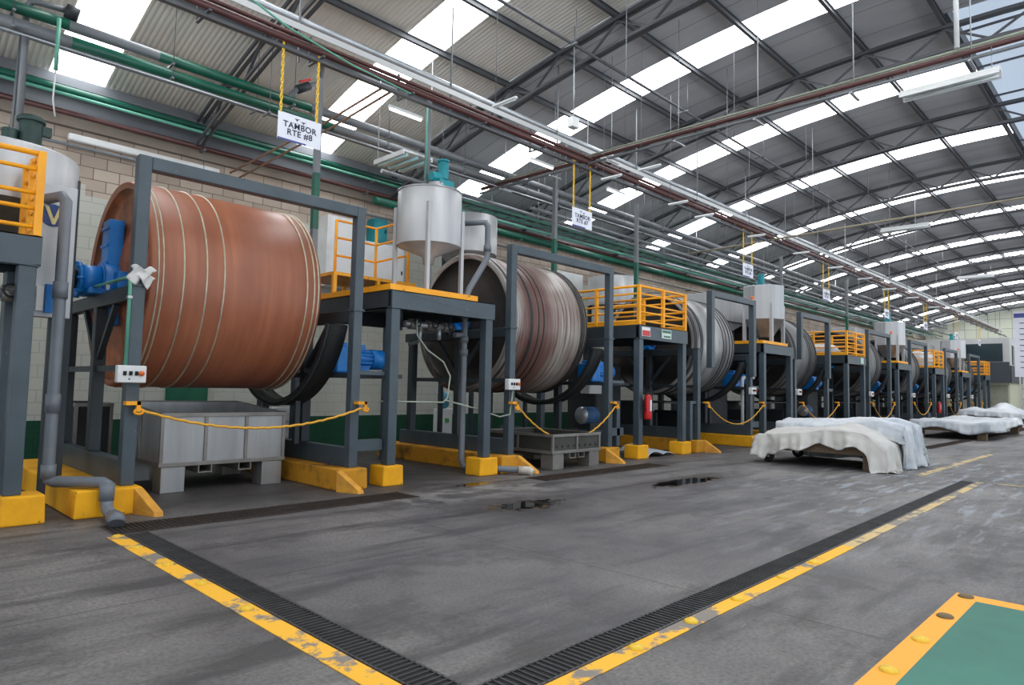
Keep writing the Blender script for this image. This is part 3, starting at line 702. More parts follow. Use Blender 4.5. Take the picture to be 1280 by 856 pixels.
# octagonal hoppers on the others
for i, (x0, x1) in enumerate(TPS[1:]):
    cx, cy = (x0 + x1) / 2 + .75, 9.85
    t = thing('mixing_tank', 'angular pale grey tank on the %s tank platform' % ORT[i + 1], 'tank', (cx, cy, 3.19))
    MB().lathe([(.7, 4.1), (.7, 5.22), (.68, 5.24), (1e-3, 5.26)], (cx, cy, 0), 'z', 8, 0, False).build('tank_shell', TANKM, t)
    MB().lathe([(.7, 4.1), (.3, 3.5), (1e-3, 3.5)], (cx, cy, 0), 'z', 8, 0, False).build('cone_bottom', STAIND, t)
    for a in range(4):
        x, y = cx + .66 * math.cos(a * PI / 2 + PI / 4), cy + .66 * math.sin(a * PI / 2 + PI / 4); MB().box(x - .05, y - .05, 3.19, x + .05, y + .05, 4.6).build('leg', TANKM, t)
    MB().cyl((cx - .2, cy, 0), .11, 5.26, 5.66, 'z', 16).box(cx - .34, cy - .12, 5.24, cx - .06, cy + .12, 5.36).build('agitator_motor', TEAL, t, .006)
    hx0, hx1 = x0 + .1, x0 + (2.9 if i == 0 else 2.2)
    h = thing('feed_hopper', 'pale sheet metal feed hopper between the %s frame and its tank' % ORD[2 * i + 2], 'hopper', ((hx0 + hx1) / 2, 11.6, 3.18))
    MB().prism([(hx0, 4.1), (hx1, 4.1), (hx1, 4.95), (hx0, 4.95)], 10.9, 12.3).prism([(hx0 + .1, 4.1), (hx0 + .55, 3.5), (hx0 + .9, 3.5), (hx1, 4.1)], 11.0, 12.2).build('hopper_body', TANKM, h, .01)
    
    for lx in (hx0 + .08, x1 - .2):
        for ly in (11.05, 12.05): MB().box(lx, ly, 3.18, lx + .08, ly + .08, 4.12).build('support_leg', STEEL2, h)
    b = thing('warning_beacon', 'small orange beacon on the gate of the %s frame' % ORD[2 * i + 2], 'beacon', (FR[2*i+2][1] - .12, 9.05, 4.43))
    bx = FR[2*i+2][1] - .12
    MB().cyl((bx, 9.05, 0), .05, 4.43, 4.46, 'z', 14).build('base', GALV, b); MB().lathe([(.05, 4.46), (.05, 4.54), (.03, 4.57), (1e-3, 4.575)], (bx, 9.05, 0), 'z', 16).build('lens', ORANGE, b)

# big second tank behind the nearest platform (seen between tank and drum)
t = thing('storage_tank', 'wide pale tank with sloped base behind the nearest round tank', 'tank', (11.95, 13.4, 0))
MB().lathe([(.75, 5.15), (.75, 6.15), (1e-3, 6.2)], (11.95, 13.4, 0), 'z', 40).build('tank_shell', TANKM, t)
MB().lathe([(.75, 5.15), (.2, 4.3), (1e-3, 4.3)], (11.95, 13.4, 0), 'z', 40).build('cone_bottom', STAIND, t)
for a in range(4): x, y = 11.95 + .68 * math.cos(a * PI / 2 + .6), 13.4 + .68 * math.sin(a * PI / 2 + .6); MB().box(x - .05, y - .05, 0, x + .05, y + .05, 5.4).build('leg', STEEL2, t)

t = thing('storage_tank', 'wide pale tank behind the top of the third drum', 'tank', (18.4, 13.3, 0))
MB().lathe([(.85, 4.4), (.85, 5.35), (1e-3, 5.4)], (18.4, 13.3, 0), 'z', 40).build('tank_shell', TANKM, t)
for a in range(4): x, y = 18.4 + .78 * math.cos(a * PI / 2 + .6), 13.3 + .78 * math.sin(a * PI / 2 + .6); MB().box(x - .05, y - .05, 0, x + .05, y + .05, 4.6).build('leg', STEEL2, t)
# yellow step landing with railing on the nearest platform
t = thing('step_landing', 'yellow stepped landing with handrails behind the nearest round tank', 'landing', (7.2, 11.2, 3.17))
MB().box(6.42, 10.9, 3.62, 8.3, 12.2, 3.68).build('tread_plate', YEL, t)
mb = MB()
for x in (6.45, 7.4, 8.14):
    for y in (10.93, 12.14): mb.box(x - .035, y - .035, 3.17, x + .035, y + .035, 3.62)
mb.build('support_leg', YEL, t)
for x in (7.18, 8.16): MB().tube([(x, 12.16, 3.68), (x, 12.16, 4.98)], .03, 8).build('railing_post', YEL, t)
for x, y in ((8.16, 11.0),): MB().tube([(x, y, 3.68), (x, y, 4.98)], .03, 8).build('railing_post', YEL, t)
for z in (4.25, 4.62, 4.98): MB().tube([(7.18, 12.16, z), (8.16, 12.16, z), (8.16, 11.0, z)], .024, 8).build('handrail', YEL, t)

# ------------------------------------------------------------------ platforms with yellow railings
RPS = [(-.7, 1.62), (13.55, 15.78), (28.1, 30.3), (41.9, 44.0), (55.8, 57.6)]
ORR = ['at the left edge of the view', 'between the second and third drums', 'between the fourth and fifth drums', 'between the sixth and seventh drums', 'beyond the farthest drum']
def railing(t, x0, x1, y0, y1, zb, hh):
    def P(x, y): return MB().box(x - .04, y - .04, zb, x + .04, y + .04, zb + hh)
    for nm, pa, pb in (('front_railing', (x0, y0), (x1, y0)), ('left_railing', (x0, y0), (x0, y1)), ('right_railing', (x1, y0), (x1, y1))):
        mb = MB()
        for z in (hh - .03, hh * .78, hh * .5, hh * .32, .1): mb.tube([(pa[0], pa[1], zb + z), (pb[0], pb[1], zb + z)], .032 if z > hh - .05 else .024, 8)
        if nm != 'front_railing': mb.box(pa[0] - .015, pa[1], zb, pa[0] + .015, pb[1], zb + .12)
        r = mb.build(nm, YEL, t)
        n = 2
        for k in range(n + 1):
            if k == 0 and nm != 'front_railing': continue
            P(pa[0] + (pb[0] - pa[0]) * k / n, pa[1] + (pb[1] - pa[1]) * k / n).build('railing_post', YEL, r, .006)
for i, (x0, x1) in enumerate(RPS):
    t = thing('railed_platform', 'grey platform with yellow guard rails ' + ORR[i], 'platform', ((x0 + x1) / 2, 9.0, PH), 'railed platforms')
    yb = 9.95 if i == 0 else 12.4
    platform_base(t, x0, x1, 9.0, yb, 3.19, PH, .34)
    railing(t, x0 + .05, x1 - .05, 9.06, min(yb - .1, 11.6), 3.195, .97)
    if i == 1:
        MB().box(13.62, 8.985, 2.92, 13.98, 8.996, 3.14).box(13.64, 8.98, 2.93, 13.96, 8.986, 3.06, 1).build('red_notice', [WHITE, RED], t)
        MB().box(14.5, 8.985, 2.92, 14.95, 8.996, 3.14).box(14.53, 8.98, 3.06, 14.92, 8.986, 3.12, 1).box(14.6, 8.98, 2.95, 14.9, 8.986, 2.99, 1).build('green_notice', [paint('notice_pale', (206,224,214), None, .5), paint('notice_green', (60,104,92), None, .5)], t)
    if i == 2: MB().box(29.6, 8.985, 2.9, 29.95, 8.996, 3.15).build('green_notice', paint('notice_mint', (186,216,206), None, .5), t)
    if i == 0:
        small_plinth(1.6, 'square yellow plinth under the leg at the left edge of the view', .42)
    else:
        for x, w in ((x0 + .1, 'left'), (x1 - .12, 'right')): small_plinth(x, 'square yellow plinth under the %s leg of the platform %s' % (w, ORR[i]), .46)
# plastic-wrapped bundles on two of the railed decks
def blob(name, c, r, label, cat, mat=FILM, seed=0):
    bm = bmesh.new(); bmesh.ops.create_icosphere(bm, subdivisions=3, radius=1)
    rnd = random.Random(seed); ph = [rnd.uniform(0, 6) for _ in range(6)]
    for v in bm.verts:
        k = 1 + .12 * math.sin(5 * v.co.x + ph[0]) * math.cos(4 * v.co.y + ph[1]) + .08 * math.sin(9 * v.co.z + ph[2] + 3 * v.co.x)
        z = max(v.co.z * k, -.75); v.co = (v.co.x * k * r[0], v.co.y * k * r[1], (z + .75) * r[2] / 1.75)
    me = bpy.data.meshes.new(name); bm.to_mesh(me); bm.free(); me.materials.append(mat)
    for p in me.polygons: p.use_smooth = True
    o = bpy.data.objects.new(name, me); COL.objects.link(o); o.location = c; return tag(o, label, cat)
blob('wrapped_bundle', (42.9, 10.0, 3.2), (.85, .7, .95), 'white plastic wrapped bundle on the railed deck between the sixth and seventh drums', 'bundle', FILM, 3)
blob('wrapped_bundle', (29.2, 10.4, 3.2), (.6, .7, .55), 'pale crumpled bundle on the railed deck between the fourth and fifth drums', 'bundle', CLOTH, 8)

# ------------------------------------------------------------------ left group: tank, control column, PVC drain
t = thing('storage_tank', 'large grey round tank at the left edge behind the yellow rails', 'tank', (1.4, 10.9, 0))
MB().lathe([(.92, 3.8), (.92, 4.5), (.9, 4.52), (1e-3, 4.54)], (1.4, 10.9, 0), 'z', 48).build('tank_shell', TANKM, t)
MB().lathe([(.92, 3.8), (.2, 3.45), (1e-3, 3.45)], (1.4, 10.9, 0), 'z', 40).build('cone_bottom', STAIND, t)
for a in (-.35, 1.2, 2.6, 4.2): x, y = 1.4 + .9 * math.cos(a), 10.9 + .9 * math.sin(a); MB().box(x - .04, y - .04, 0, x + .04, y + .04, 4.3).build('leg', STEEL2, t)
ag = MB().cyl((1.72, 10.75, 0), .13, 4.66, 5.08, 'z', 22).cyl((1.72, 10.75, 0), .165, 5.0, 5.05, 'z', 22).cyl((1.72, 10.75, 0), .17, 4.52, 4.7, 'z', 22).cyl((1.5, 10.75, 0), .09, 4.55, 4.85, 'z', 16).box(1.84, 10.7, 4.85, 1.95, 10.8, 4.98)
ag.build('agitator_motor', DGREEN, t, .006)
t = thing('control_column', 'pale metal column with a round blue V emblem behind the left grey pipe', 'column', (1.95, 9.85, 0))
MB().box(1.72, 9.8, 2.35, 2.1, 9.98, 4.0).build('column_body', paint('column_pale', (190,194,198), (170,174,178), .45, .2, 2., .8), t, .008)
MB().box(1.9, 9.88, 0, 1.98, 9.96, 2.35).build('support_post', STEEL2, t)
MB().cyl((1.855, 9.794, 3.61), .14, -.004, .004, 'y', 32).build('emblem_disc', paint('emblem_blue', (40,64,124), (84,120,176), .4, 0, 2.), t)
MB().prism([(x - .045, z + .01) for x, z in ((1.805, 3.71), (1.845, 3.71), (1.905, 3.555), (1.955, 3.71), (1.995, 3.71), (1.92, 3.49), (1.89, 3.49))], 9.783, 9.789).build('emblem_letter', paint('emblem_gold', (226,214,150), None, .4), t)
MB().box(1.73, 9.74, 2.42, 1.8, 9.8, 2.72).box(1.82, 9.74, 2.4, 1.9, 9.8, 2.75, 1).build('terminal_block', [WHITE, BLUE], t)
t = thing('drain_pipe', 'thick grey plastic pipe dropping down the left and across the plinth to the drain', 'pipe', (1.9, 9.4, .4))
MB().tube([(1.76, 9.7, 3.78), (1.86, 9.45, 3.79), (1.9, 9.4, 3.72), (1.9, 9.4, .5), (1.91, 9.39, .42), (1.96, 9.36, .4), (2.36, 8.98, .4), (2.39, 8.9, .38), (2.39, 8.87, .3), (2.385, 8.86, .16), (2.38, 8.8, .1), (2.33, 8.3, .09)], .066, 16).build('pipe_run', PVC, t)
for a, b in (((1.9, 9.4, 2.55), (1.9, 9.4, 2.75)), ((1.9, 9.4, 1.2), (1.9, 9.4, 1.42)), ((1.9, 9.4, .44), (1.9, 9.4, .6)), ((2.385, 8.88, .2), (2.385, 8.88, .4)), ((2.335, 8.42, .09), (2.325, 8.24, .09))):
    MB().tube([a, b], .08, 16).build('socket', PVC, t)
MB().tube([(2.33, 8.3, .09), (2.32, 8.22, .085), (2.31, 8.19, .05)], .085, 16).build('elbow', PVC, t)

# ------------------------------------------------------------------ bins
def bin_(name, x0, x1, y0, y1, z0, z1, label, ribs, mat, holes=False, rise=0.):
    t = thing(name, label, 'bin', ((x0 + x1) / 2, (y0 + y1) / 2, 0), 'metal bins under drums')
    w = .012
    def shear(m):
        if rise: m.v = [(p[0], p[1], p[2] + rise * max(0, p[1] - y0) / (y1 - y0)) if p[2] > (z0 + z1) / 2 else p for p in m.v]
        return m
    shear(MB().box(x0, y0, z0, x1, y0 + w, z1).box(x0, y1 - w, z0, x1, y1, z1).box(x0, y0, z0, x0 + w, y1, z1).box(x1 - w, y0, z0, x1, y1, z1).box(x0, y0, z0, x1, y1, z0 + w)).build('tub', mat, t)
    r = MB(); e = .05; f = .03
    for z in (z0 - .01, z1 - .04):
        r.box(x0 - f, y0 - f, z, x1 + f, y0, z + .06).box(x0 - f, y1, z, x1 + f, y1 + f, z + .06).box(x0 - f, y0, z, x0, y1, z + .06).box(x1, y0, z, x1 + f, y1, z + .06)
    for k in range(ribs + 1):
        x = x0 + (x1 - x0) * k / ribs; r.box(max(x - e / 2, x0 - f), y0 - f * .8, z0, min(x + e / 2, x1 + f), y0, z1)
    for y in (y0, (y0 + y1) / 2, y1): r.box(x0 - f * .8, y - e / 2, z0, x0, y + e / 2, z1)
    shear(r).build('rim_frame', STAIND, t, .006)
    for x in (x0 + .01, x1 - .34):
        for y in (y0 - .01, y1 - .33): MB().box(x, y, 0, x + .33, y + .33, z0 - .01).build('leg', STAIND if holes else mat, t, .008)
    for x in (x0 + .52, x1 - .72):
        m = MB().box(x, y0 - .02, z0 - .12, x + .2, y1, z0 - .105).box(x, y0 - .02, z0 - .105, x + .015, y1, z0 - .01).box(x + .185, y0 - .02, z0 - .105, x + .2, y1, z0 - .01); m.build('fork_pocket', STAIND, t)
    if holes:
        for k in range(8): x = x0 + .12 + k * (x1 - x0 - .24) / 7; MB().cyl((x, y0 - .002, z0 + .13), .028, 0, .004, 'y', 14).build('drain_hole', RUBBER, t)
    return t
bin_('waste_bin', 3.42, 5.26, 10.3, 12.1, .38, 1.12, 'large stainless bin on block legs under the rust brown drum', 3, STAIN, False, .13)
bin_('waste_bin', 10.2, 11.72, 8.8, 10.7, .32, .68, 'low perforated steel bin under the brown streaked drum', 2, BINDK, True)
bin_('waste_bin', 2.85, 3.35, 12.5, 13.8, .3, 1.2, 'narrow dark bin standing against the wall behind the nearest frame', 1, DARK)

# machinery in the shade under the nearer platforms
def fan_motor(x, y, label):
    t = thing('pump_motor', label, 'motor', (x, y, .62), 'pump motors')
    mb = MB().cyl((0, y, .96), .2, x - .3, x + .2, 'x', 28)
    for a in range(18): mb.box(x - .28, y - .008 + .21 * math.cos(a * PI / 9), .952 + .21 * math.sin(a * PI / 9), x + .18, y + .008 + .21 * math.cos(a * PI / 9), .968 + .21 * math.sin(a * PI / 9))
    mb.build('motor_body', BLUED, t); MB().lathe([(1e-3, x - .36), (.17, x - .36), (.215, x - .3)], (0, y, .96), 'x', 28).build('fan_cover', GALV, t)
    MB().box(x - .2, y - .2, .62, x + .15, y + .2, .78).build('foot', DARK, t)
    MB().box(x - .4, y - .4, 0, x + .4, y + .4, .62).build('stand', STEEL2, t, .01)
fan_motor(13.55, 10.5, 'dusty blue pump motor low down right of the second drum')
fan_motor(27.2, 10.3, 'dark round pump motor low down right of the fourth drum')
def cabinet(name, x0, y0, z0, x1, y1, z1, label, mat, cat='cabinet', door=True):
    t = thing(name, label, cat, ((x0 + x1) / 2, (y0 + y1) / 2, z0))
    MB().box(x0, y0, z0, x1, y1, z1).build('cabinet_body', mat, t, .012)
    if door:
        MB().box(x0 + .04, y0 - .015, z0 + .04, x1 - .04, y0, z1 - .04).build('door', mat, t, .006)
        MB().box(x1 - .1, y0 - .035, (z0 + z1) / 2 - .05, x1 - .07, y0 - .015, (z0 + z1) / 2 + .05).build('handle', RUBBER, t)
    return t
cabinet('electrical_cabinet', 8.35, 14.55, 4.0, 9.2, 14.999, 5.75, 'tall white electrical cabinet on the wall left of the yellow rails', WHITE)
cabinet('electrical_cabinet', 9.25, 14.6, 3.9, 10.7, 14.999, 5.3, 'wide white electrical cabinet on the wall behind the yellow rails', WHITE)
cabinet('electrical_cabinet', 16.6, 14.6, 4.0, 18.4, 14.999, 5.6, 'white wall cabinet behind the brown streaked drum', WHITE)
cabinet('switch_box', 9.75, 14.62, 5.3, 10.15, 14.999, 5.95, 'teal blue switch box above the white cabinets', TEAL)
cabinet('electrical_cabinet', 14.2, 11.0, 1.5, 14.75, 11.3, 2.05, 'pale junction cabinet hung under the deck behind the extinguisher', OFFW)
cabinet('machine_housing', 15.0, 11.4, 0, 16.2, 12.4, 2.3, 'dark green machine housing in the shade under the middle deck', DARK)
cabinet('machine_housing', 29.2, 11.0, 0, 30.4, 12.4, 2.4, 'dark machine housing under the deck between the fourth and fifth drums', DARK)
for n_, (q0, q1) in enumerate(((7.0, 8.4), (21.0, 22.4), (35.4, 36.8), (49.0, 50.4))):  # housings made taller to fill the darkness under the platforms
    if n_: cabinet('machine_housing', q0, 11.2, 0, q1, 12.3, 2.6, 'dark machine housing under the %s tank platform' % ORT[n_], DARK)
t = thing('water_cooler', 'white water cooler with blue bottle by the wall under the nearest platform', 'water cooler', (12.05, 14.4, 0))
MB().box(11.85, 14.25, 0, 12.25, 14.6, 1.0).build('cooler_body', WHITE, t, .02)
MB().lathe([(.07, 1.0), (.16, 1.08), (.16, 1.4), (.13, 1.45), (1e-3, 1.46)], (12.05, 14.42, 0), 'z', 24).build('water_bottle', paint('bottle_blue', (90,160,180), (70,140,164), .15), t)
MB().box(11.98, 14.235, .62, 12.12, 14.25, .74).build('tap_panel', paint('cooler_green', (70,170,90), None, .5), t)
t = thing('door_1', 'green door in the block wall behind the nearest drum', 'door', (5.4, 14.97, 0)); t['kind'] = 'structure'
MB().box(5.0, 14.94, 0, 5.85, 15.0, 2.1).build('door_leaf', paint('green_door', (18,98,72), (14,80,60), .5), t, .01)
MB().box(5.74, 14.88, 1.0, 5.78, 14.94, 1.12).build('door_handle', GALV, t)
def extinguisher(x, y, z, label):
    t = thing('fire_extinguisher', label, 'fire extinguisher', (x, y, z))
    c = (x, y, z)
    MB().lathe([(1e-3, 0), (.085, 0), (.092, .03), (.092, .5), (.07, .56), (.03, .6), (1e-3, .6)], c, 'z', 28).build('cylinder_body', RED, t)
    MB().cyl(c, .028, .59, .64, 'z', 14).box(x - .09, y - .015, z + .64, x + .05, y + .015, z + .66).box(x - .09, y - .012, z + .69, x + .05, y + .012, z + .705).build('valve_handle', RUBBER, t)
    MB().tube([(x - .03, y, z + .62), (x - .12, y, z + .58), (x - .12, y, z + .2)], .014, 8).build('hose', RUBBER, t)
    MB().lathe([(.0935, .2), (.0935, .46)], c, 'z', 12, 0, True, -PI * .62, -PI * .28).build('label_panel', SIGNW, t)
    MB().box(x - .03, y + .08, z + .3, x + .03, y + .115, z + .36).build('wall_bracket', RUBBER, t)
extinguisher(13.76, 8.9, .93, 'red fire extinguisher hung on the platform leg right of the second drum')
extinguisher(42.1, 8.9, .75, 'small distant red fire extinguisher near the sixth drum')

# valves, cords and cages in the shade under the nearest decks
def manifold(x, y, z, label):
    t = thing('valve_manifold', label, 'valve', (x, y, z), 'valve manifolds')
    MB().tube([(x - .55, y, z), (x + .6, y, z)], .055, 12).tube([(x - .2, y, z), (x - .2, y, z - .3), (x - .2, y + .3, z - .35)], .04, 10).tube([(x + .25, y, z), (x + .25, y, z - .25)], .04, 10).build('pipe_stub', GALV, t)
    for dx in (-.38, .02, .4): MB().tube([(x + dx - .07, y, z), (x + dx + .07, y, z)], .095, 14).tube([(x + dx, y, z), (x + dx, y - .16, z + .02)], .02, 8).build('valve_body', STAIND, t); MB().lathe([(.06, -.18), (.085, -.165), (.06, -.15)], (x + dx, y, z + .02), 'y', 18).bar((x + dx - .07, y - .165, z + .02), (x + dx + .07, y - .165, z + .02), .015, .015).build('hand_wheel', DARK, t)
    MB().box(x - .6, y + .1, z - .12, x - .52, y + .2, 3.1 if x > 3 else z + .4).box(x + .56, y + .1, z - .12, x + .64, y + .2, 3.1 if x > 3 else z + .4).build('support_bracket', STEEL2, t)
manifold(7.75, 9.75, 2.72, 'row of silver valves slung under the nearest tank platform')
manifold(1.0, 9.35, 2.55, 'row of valves under the railed platform at the left edge')
t = thing('extension_cord', 'thin white cord looping down from the valves under the nearest tank platform', 'cord', (7.6, 9.5, 1.3))
MB().tube([(7.35, 9.6, 2.8), (7.3, 9.5, 2.5), (7.5, 9.45, 2.25), (7.85, 9.42, 2.05), (8.0, 9.4, 1.8), (7.95, 9.4, 1.4), (7.85, 9.4, 1.32), (6.5, 9.4, 1.34)], .014, 8).tube([(7.9, 9.4, 1.36), (8.6, 9.3, 1.2), (9.1, 9.2, 1.05), (9.28, 9.1, 1.1), (9.32, 9.08, 1.55)], .014, 8).build('cord_run', paint('pale_cord', (176,186,170), (150,160,146), .6), t)
t = thing('wire_cage', 'galvanised wire cage with white liner standing behind the right stand of the nearest frame', 'cage', (6.6, 13.8, 0))
mb = MB()
for k in range(8): x = 6.05 + k * .16; mb.tube([(x, 13.35, .12), (x, 13.35, 1.15)], .009, 6)
for k in range(7): z = .14 + k * .167; mb.tube([(6.05, 13.35, z), (7.17, 13.35, z)], .009, 6); mb.tube([(6.05, 13.35, z), (6.05, 14.4, z)], .009, 6)
for k in range(7): y = 13.35 + k * .175; mb.tube([(6.05, y, .12), (6.05, y, 1.15)], .009, 6)
mb.build('wire_mesh', GALV, t); MB().box(6.1, 13.4, .14, 7.12, 14.4, 1.08).build('liner', paint('cage_liner', (176,180,180), (120,126,128), .4), t, .04); MB().box(6.02, 13.32, 0, 7.2, 14.42, .12).build('pallet_base', WOOD, t)
# PVC line of the second machine with taped end
t = thing('drain_pipe', 'grey plastic pipe from the second drum to a white taped end on the floor', 'pipe', (8.47, 9.6, .1))
MB().tube([(8.7, 9.9, 4.85), (9.0, 9.62, 4.88), (9.05, 9.6, 4.8), (9.05, 9.6, 4.2), (9.0, 9.6, 4.08), (8.6, 9.6, 3.5), (8.5, 9.6, 3.3), (8.5, 9.6, .25), (8.52, 9.56, .12), (8.6, 9.45, .1), (9.2, 8.62, .09)], .06, 14).build('pipe_run', PVC, t)
MB().tube([(9.14, 8.7, .09), (9.23, 8.57, .09), (9.25, 8.53, .085), (9.27, 8.47, .05)], [.075, .07, .075, .06], 14).build('taped_end', TAPE, t)
for z in (2.9, 2.45, 2.2, 4.3): MB().tube([(8.5 if z < 4 else 9.05, 9.6, z), (8.5 if z < 4 else 9.05, 9.6, z + .12)], .078, 14).build('socket', PVC, t)
MB().tube([(8.5, 9.6, 2.6), (8.25, 9.6, 2.58)], .05, 12).build('branch_pipe', PVC, t)
t = thing('drain_pipe', 'white upright pipe with elbow right of the third drum', 'pipe', (20.2, 9.7, .4))
MB().tube([(20.2, 9.6, .0), (20.2, 9.6, 2.0), (20.25, 9.6, 2.08), (20.45, 9.6, 2.1), (21.0, 9.6, 2.1)], .05, 12).build('pipe_run', WHITE, t)
mb = MB(); n = 14
for a in range(n + 1):
    for b in range(n + 1):
        u, v = a / n, b / n; x = 13.95 + 1.15 * u; y = 9.0 + .9 * v; z = .02 + .17 * max(0, math.sin(u * PI * 1.0)) * (.6 + .4 * math.sin(v * 5 + u * 8)) + .15 * math.exp(-((u - .2) ** 2 + (v - .8) ** 2) * 9)
        mb.v.append((x + .06 * math.sin(v * 9), y + .05 * math.sin(u * 11), z))
for a in range(n):
    for b in range(n): mb.f.append([a*(n+1)+b, (a+1)*(n+1)+b, (a+1)*(n+1)+b+1, a*(n+1)+b+1]); mb.m.append(0); mb.s.append(True)
o = mb.build('plastic_sheet', FILM); o.modifiers.new('Solidify', 'SOLIDIFY').thickness = .01
tag(o, 'crumpled white plastic sheet lying between two yellow plinths', 'plastic sheet')

# ------------------------------------------------------------------ covered pallets
SHEETC = paint('off_white_sheet', (206,205,200), (184,183,180), .75, 0, 1.6, .9, .1)
def drape(name, parent, x0, x1, y0, y1, hf, over, droop, seed, mat, nx=70, ny=60, fk=1.):
    """sheet laid over a height profile hf(u,v); its margin hangs down by droop(side,t)"""
    rnd = random.Random(seed); ph = [rnd.uniform(0, 6.3) for _ in range(12)]
    mb = MB()
    for i in range(nx + 1):
        for j in range(ny + 1):
            a = -over + (1 + 2 * over) * i / nx; b = -over + (1 + 2 * over) * j / ny
            u, v = min(max(a, 0), 1), min(max(b, 0), 1)
            x, y = x0 + (x1 - x0) * u, y0 + (y1 - y0) * v
            z = hf(u, v) + .018 * math.sin(13 * u + 6 * v + ph[0]) + .014 * math.sin(9 * v - 17 * u + ph[1]) + .009 * math.sin(31 * u + 21 * v + ph[2])
            ox = (a - u) / over; oy = (b - v) / over
            if ox or oy:
                k = min(1., math.hypot(ox, oy)); side = 0 if ox < 0 and abs(ox) >= abs(oy) else (1 if ox > 0 and abs(ox) >= abs(oy) else (2 if oy < 0 else 3))
                tt = v if side < 2 else u; d = droop(side, tt) * k
                fold = fk * (.035 * math.sin(tt * 34 + ph[3 + side]) + .022 * math.sin(tt * 71 + ph[7]) + .04 * math.sin(tt * 13 + ph[8]))
                sgx = (1 if ox > 0 else -1) if ox else 0; sgy = (1 if oy > 0 else -1) if oy else 0
                x += sgx * (.03 + (.09 + fold) * k); y += sgy * (.03 + (.09 + fold) * k); z = max(z - d, .012)
            mb.v.append((x, y, z))
    for i in range(nx):
        for j in range(ny): mb.f.append([i*(ny+1)+j, (i+1)*(ny+1)+j, (i+1)*(ny+1)+j+1, i*(ny+1)+j+1]); mb.m.append(0); mb.s.append(True)
    o = mb.build(name, mat, parent)
    for sz, st in ((.55, .10), (.16, .045)):
        tx = bpy.data.textures.new('wrinkle', 'CLOUDS'); tx.noise_scale = sz; tx.noise_depth = 2
        dm = o.modifiers.new('Displace', 'DISPLACE'); dm.texture = tx; dm.strength = st; dm.mid_level = .45; dm.texture_coords = 'LOCAL'
    o.modifiers.new('Solidify', 'SOLIDIFY').thickness = .006; return o

def cart(x0, x1, y0, y1, zt, label, wheels, base=.42):
    t = thing('flat_cart', label, 'cart', ((x0 + x1) / 2, (y0 + y1) / 2, 0))
    mb = MB().box(x0, y0, base - .1, x0 + .06, y1, base + .1).box(x1 - .06, y0, base - .1, x1, y1, base + .1)
    for k in range(6): y = y0 + (y1 - y0 - .12) * k / 5; mb.box(x0 + .06, y, base - .06, x1 - .06, y + .12, base + .06)
    mb.build('deck_frame', WOOD, t, .006)
    mb = MB()
    for k in range(9): x = x0 + (x1 - x0 - .2) * k / 8; mb.box(x, y0, base + .1, x + .2, y1, base + .13)
    mb.build('deck_boards', WOOD, t)
    if zt > base + .2: MB().box(x0 + .12, y0 + .15, base + .13, x1 - .12, y1 - .15, zt - .05).build('load', paint('stacked_sheets', (140,138,132), (110,108,104), .7), t, .04)
    for x in (x0 + .08, x1 - .3):
        for y in ((y0 + .02,) if wheels else (y0 + .02, y1 - .3)): MB().box(x, y, 0, x + .26, y + .3, base - .1).build('block_foot', WOOD, t, .008)
        if wheels:
            y = y1 - .12
            w = MB().lathe([(.04, -.035), (.125, -.035), (.14, -.015), (.14, .015), (.125, .035), (.04, .035)], (x + .08, y, .14), 'x', 24); w.build('caster_wheel', RUBBER, t)
            MB().box(x + .02, y - .05, .12, x + .035, y + .05, base - .1).box(x + .125, y - .05, .12, x + .14, y + .05, base - .1).build('caster_fork', GALV, t)
    return t
cart(15.55, 17.7, 4.42, 6.95, .62, 'low wooden cart on casters under white covers, nearest of the carts', True)
def hB(u, v): return .93 + .1 * math.sin(u * 2.6 + .3) + .05 * math.sin(v * 4 + 1) + .03 * math.sin(u * 14 + v * 9) - .1 * max(0, .15 - v) / .15
o = drape('plastic_cover', None, 16.45, 17.9, 4.2, 6.9, hB, .26, lambda s, t: (.92 + .06 * math.sin(t * 9)) if s in (1, 2) else (.5 if s == 3 else .34), 21, FILM, 76, 84, 1.5)
tag(o, 'bluish clear plastic film over the taller rear half of the nearest cart', 'plastic cover')
def hA(u, v): return .64 + .10 * math.sin(u * 7 + v * 4) * u + .13 * v * (1 - v) + .22 * math.exp(-((v - .28) ** 2) / .05) + .08 * math.exp(-((v - .7) ** 2) / .03) + .06 * u + .03 * math.sin(u * 11 + v * 15) - .12 * max(0, .12 - v) / .12
def dA(s, t):
    if s == 0: return .40 + .05 * math.sin(t * 9) + .05 * math.sin(t * 23) - .06 * math.exp(-((t - .2) ** 2) / .01) + (.14 if t > .93 else 0) + .6 * max(0, 1 - t / .12)
    return 1.0 if s == 2 else .4
o = drape('cloth_cover', None, 15.5, 16.72, 4.28, 6.98, hA, .24, dA, 5, SHEETC, 76, 96, 1.9)
tag(o, 'off white cloth sheet draped over the front half of the nearest cart', 'cloth cover')
cart(30.6, 38.4, 4.95, 7.35, .6, 'long low pallet rack under clear plastic in the far aisle', False, .4)
o = drape('plastic_cover', None, 30.5, 38.5, 4.9, 7.42, lambda u, v: .68 + .03 * math.sin(u * 9) , .08, lambda s, t: .34 + .1 * math.sin(t * 7), 11, FILM, 60, 60)
tag(o, 'flat white plastic cover over the long pallet rack in the far aisle', 'plastic cover')
cart(45, 52, 5.6, 8.4, .7, 'farthest pallet in the aisle heaped under white plastic', False, .4)
o = drape('plastic_cover', None, 44.9, 52.1, 5.5, 8.5, lambda u, v: .85 + .5 * math.exp(-((u - .4) ** 2) / .06 - ((v - .45) ** 2) / .05) + .25 * math.exp(-((u - .15) ** 2) / .02 - ((v - .85) ** 2) / .02), .08, lambda s, t: .3, 12, FILM, 60, 60)
tag(o, 'white plastic heaped over the farthest pallet in the aisle', 'plastic cover')

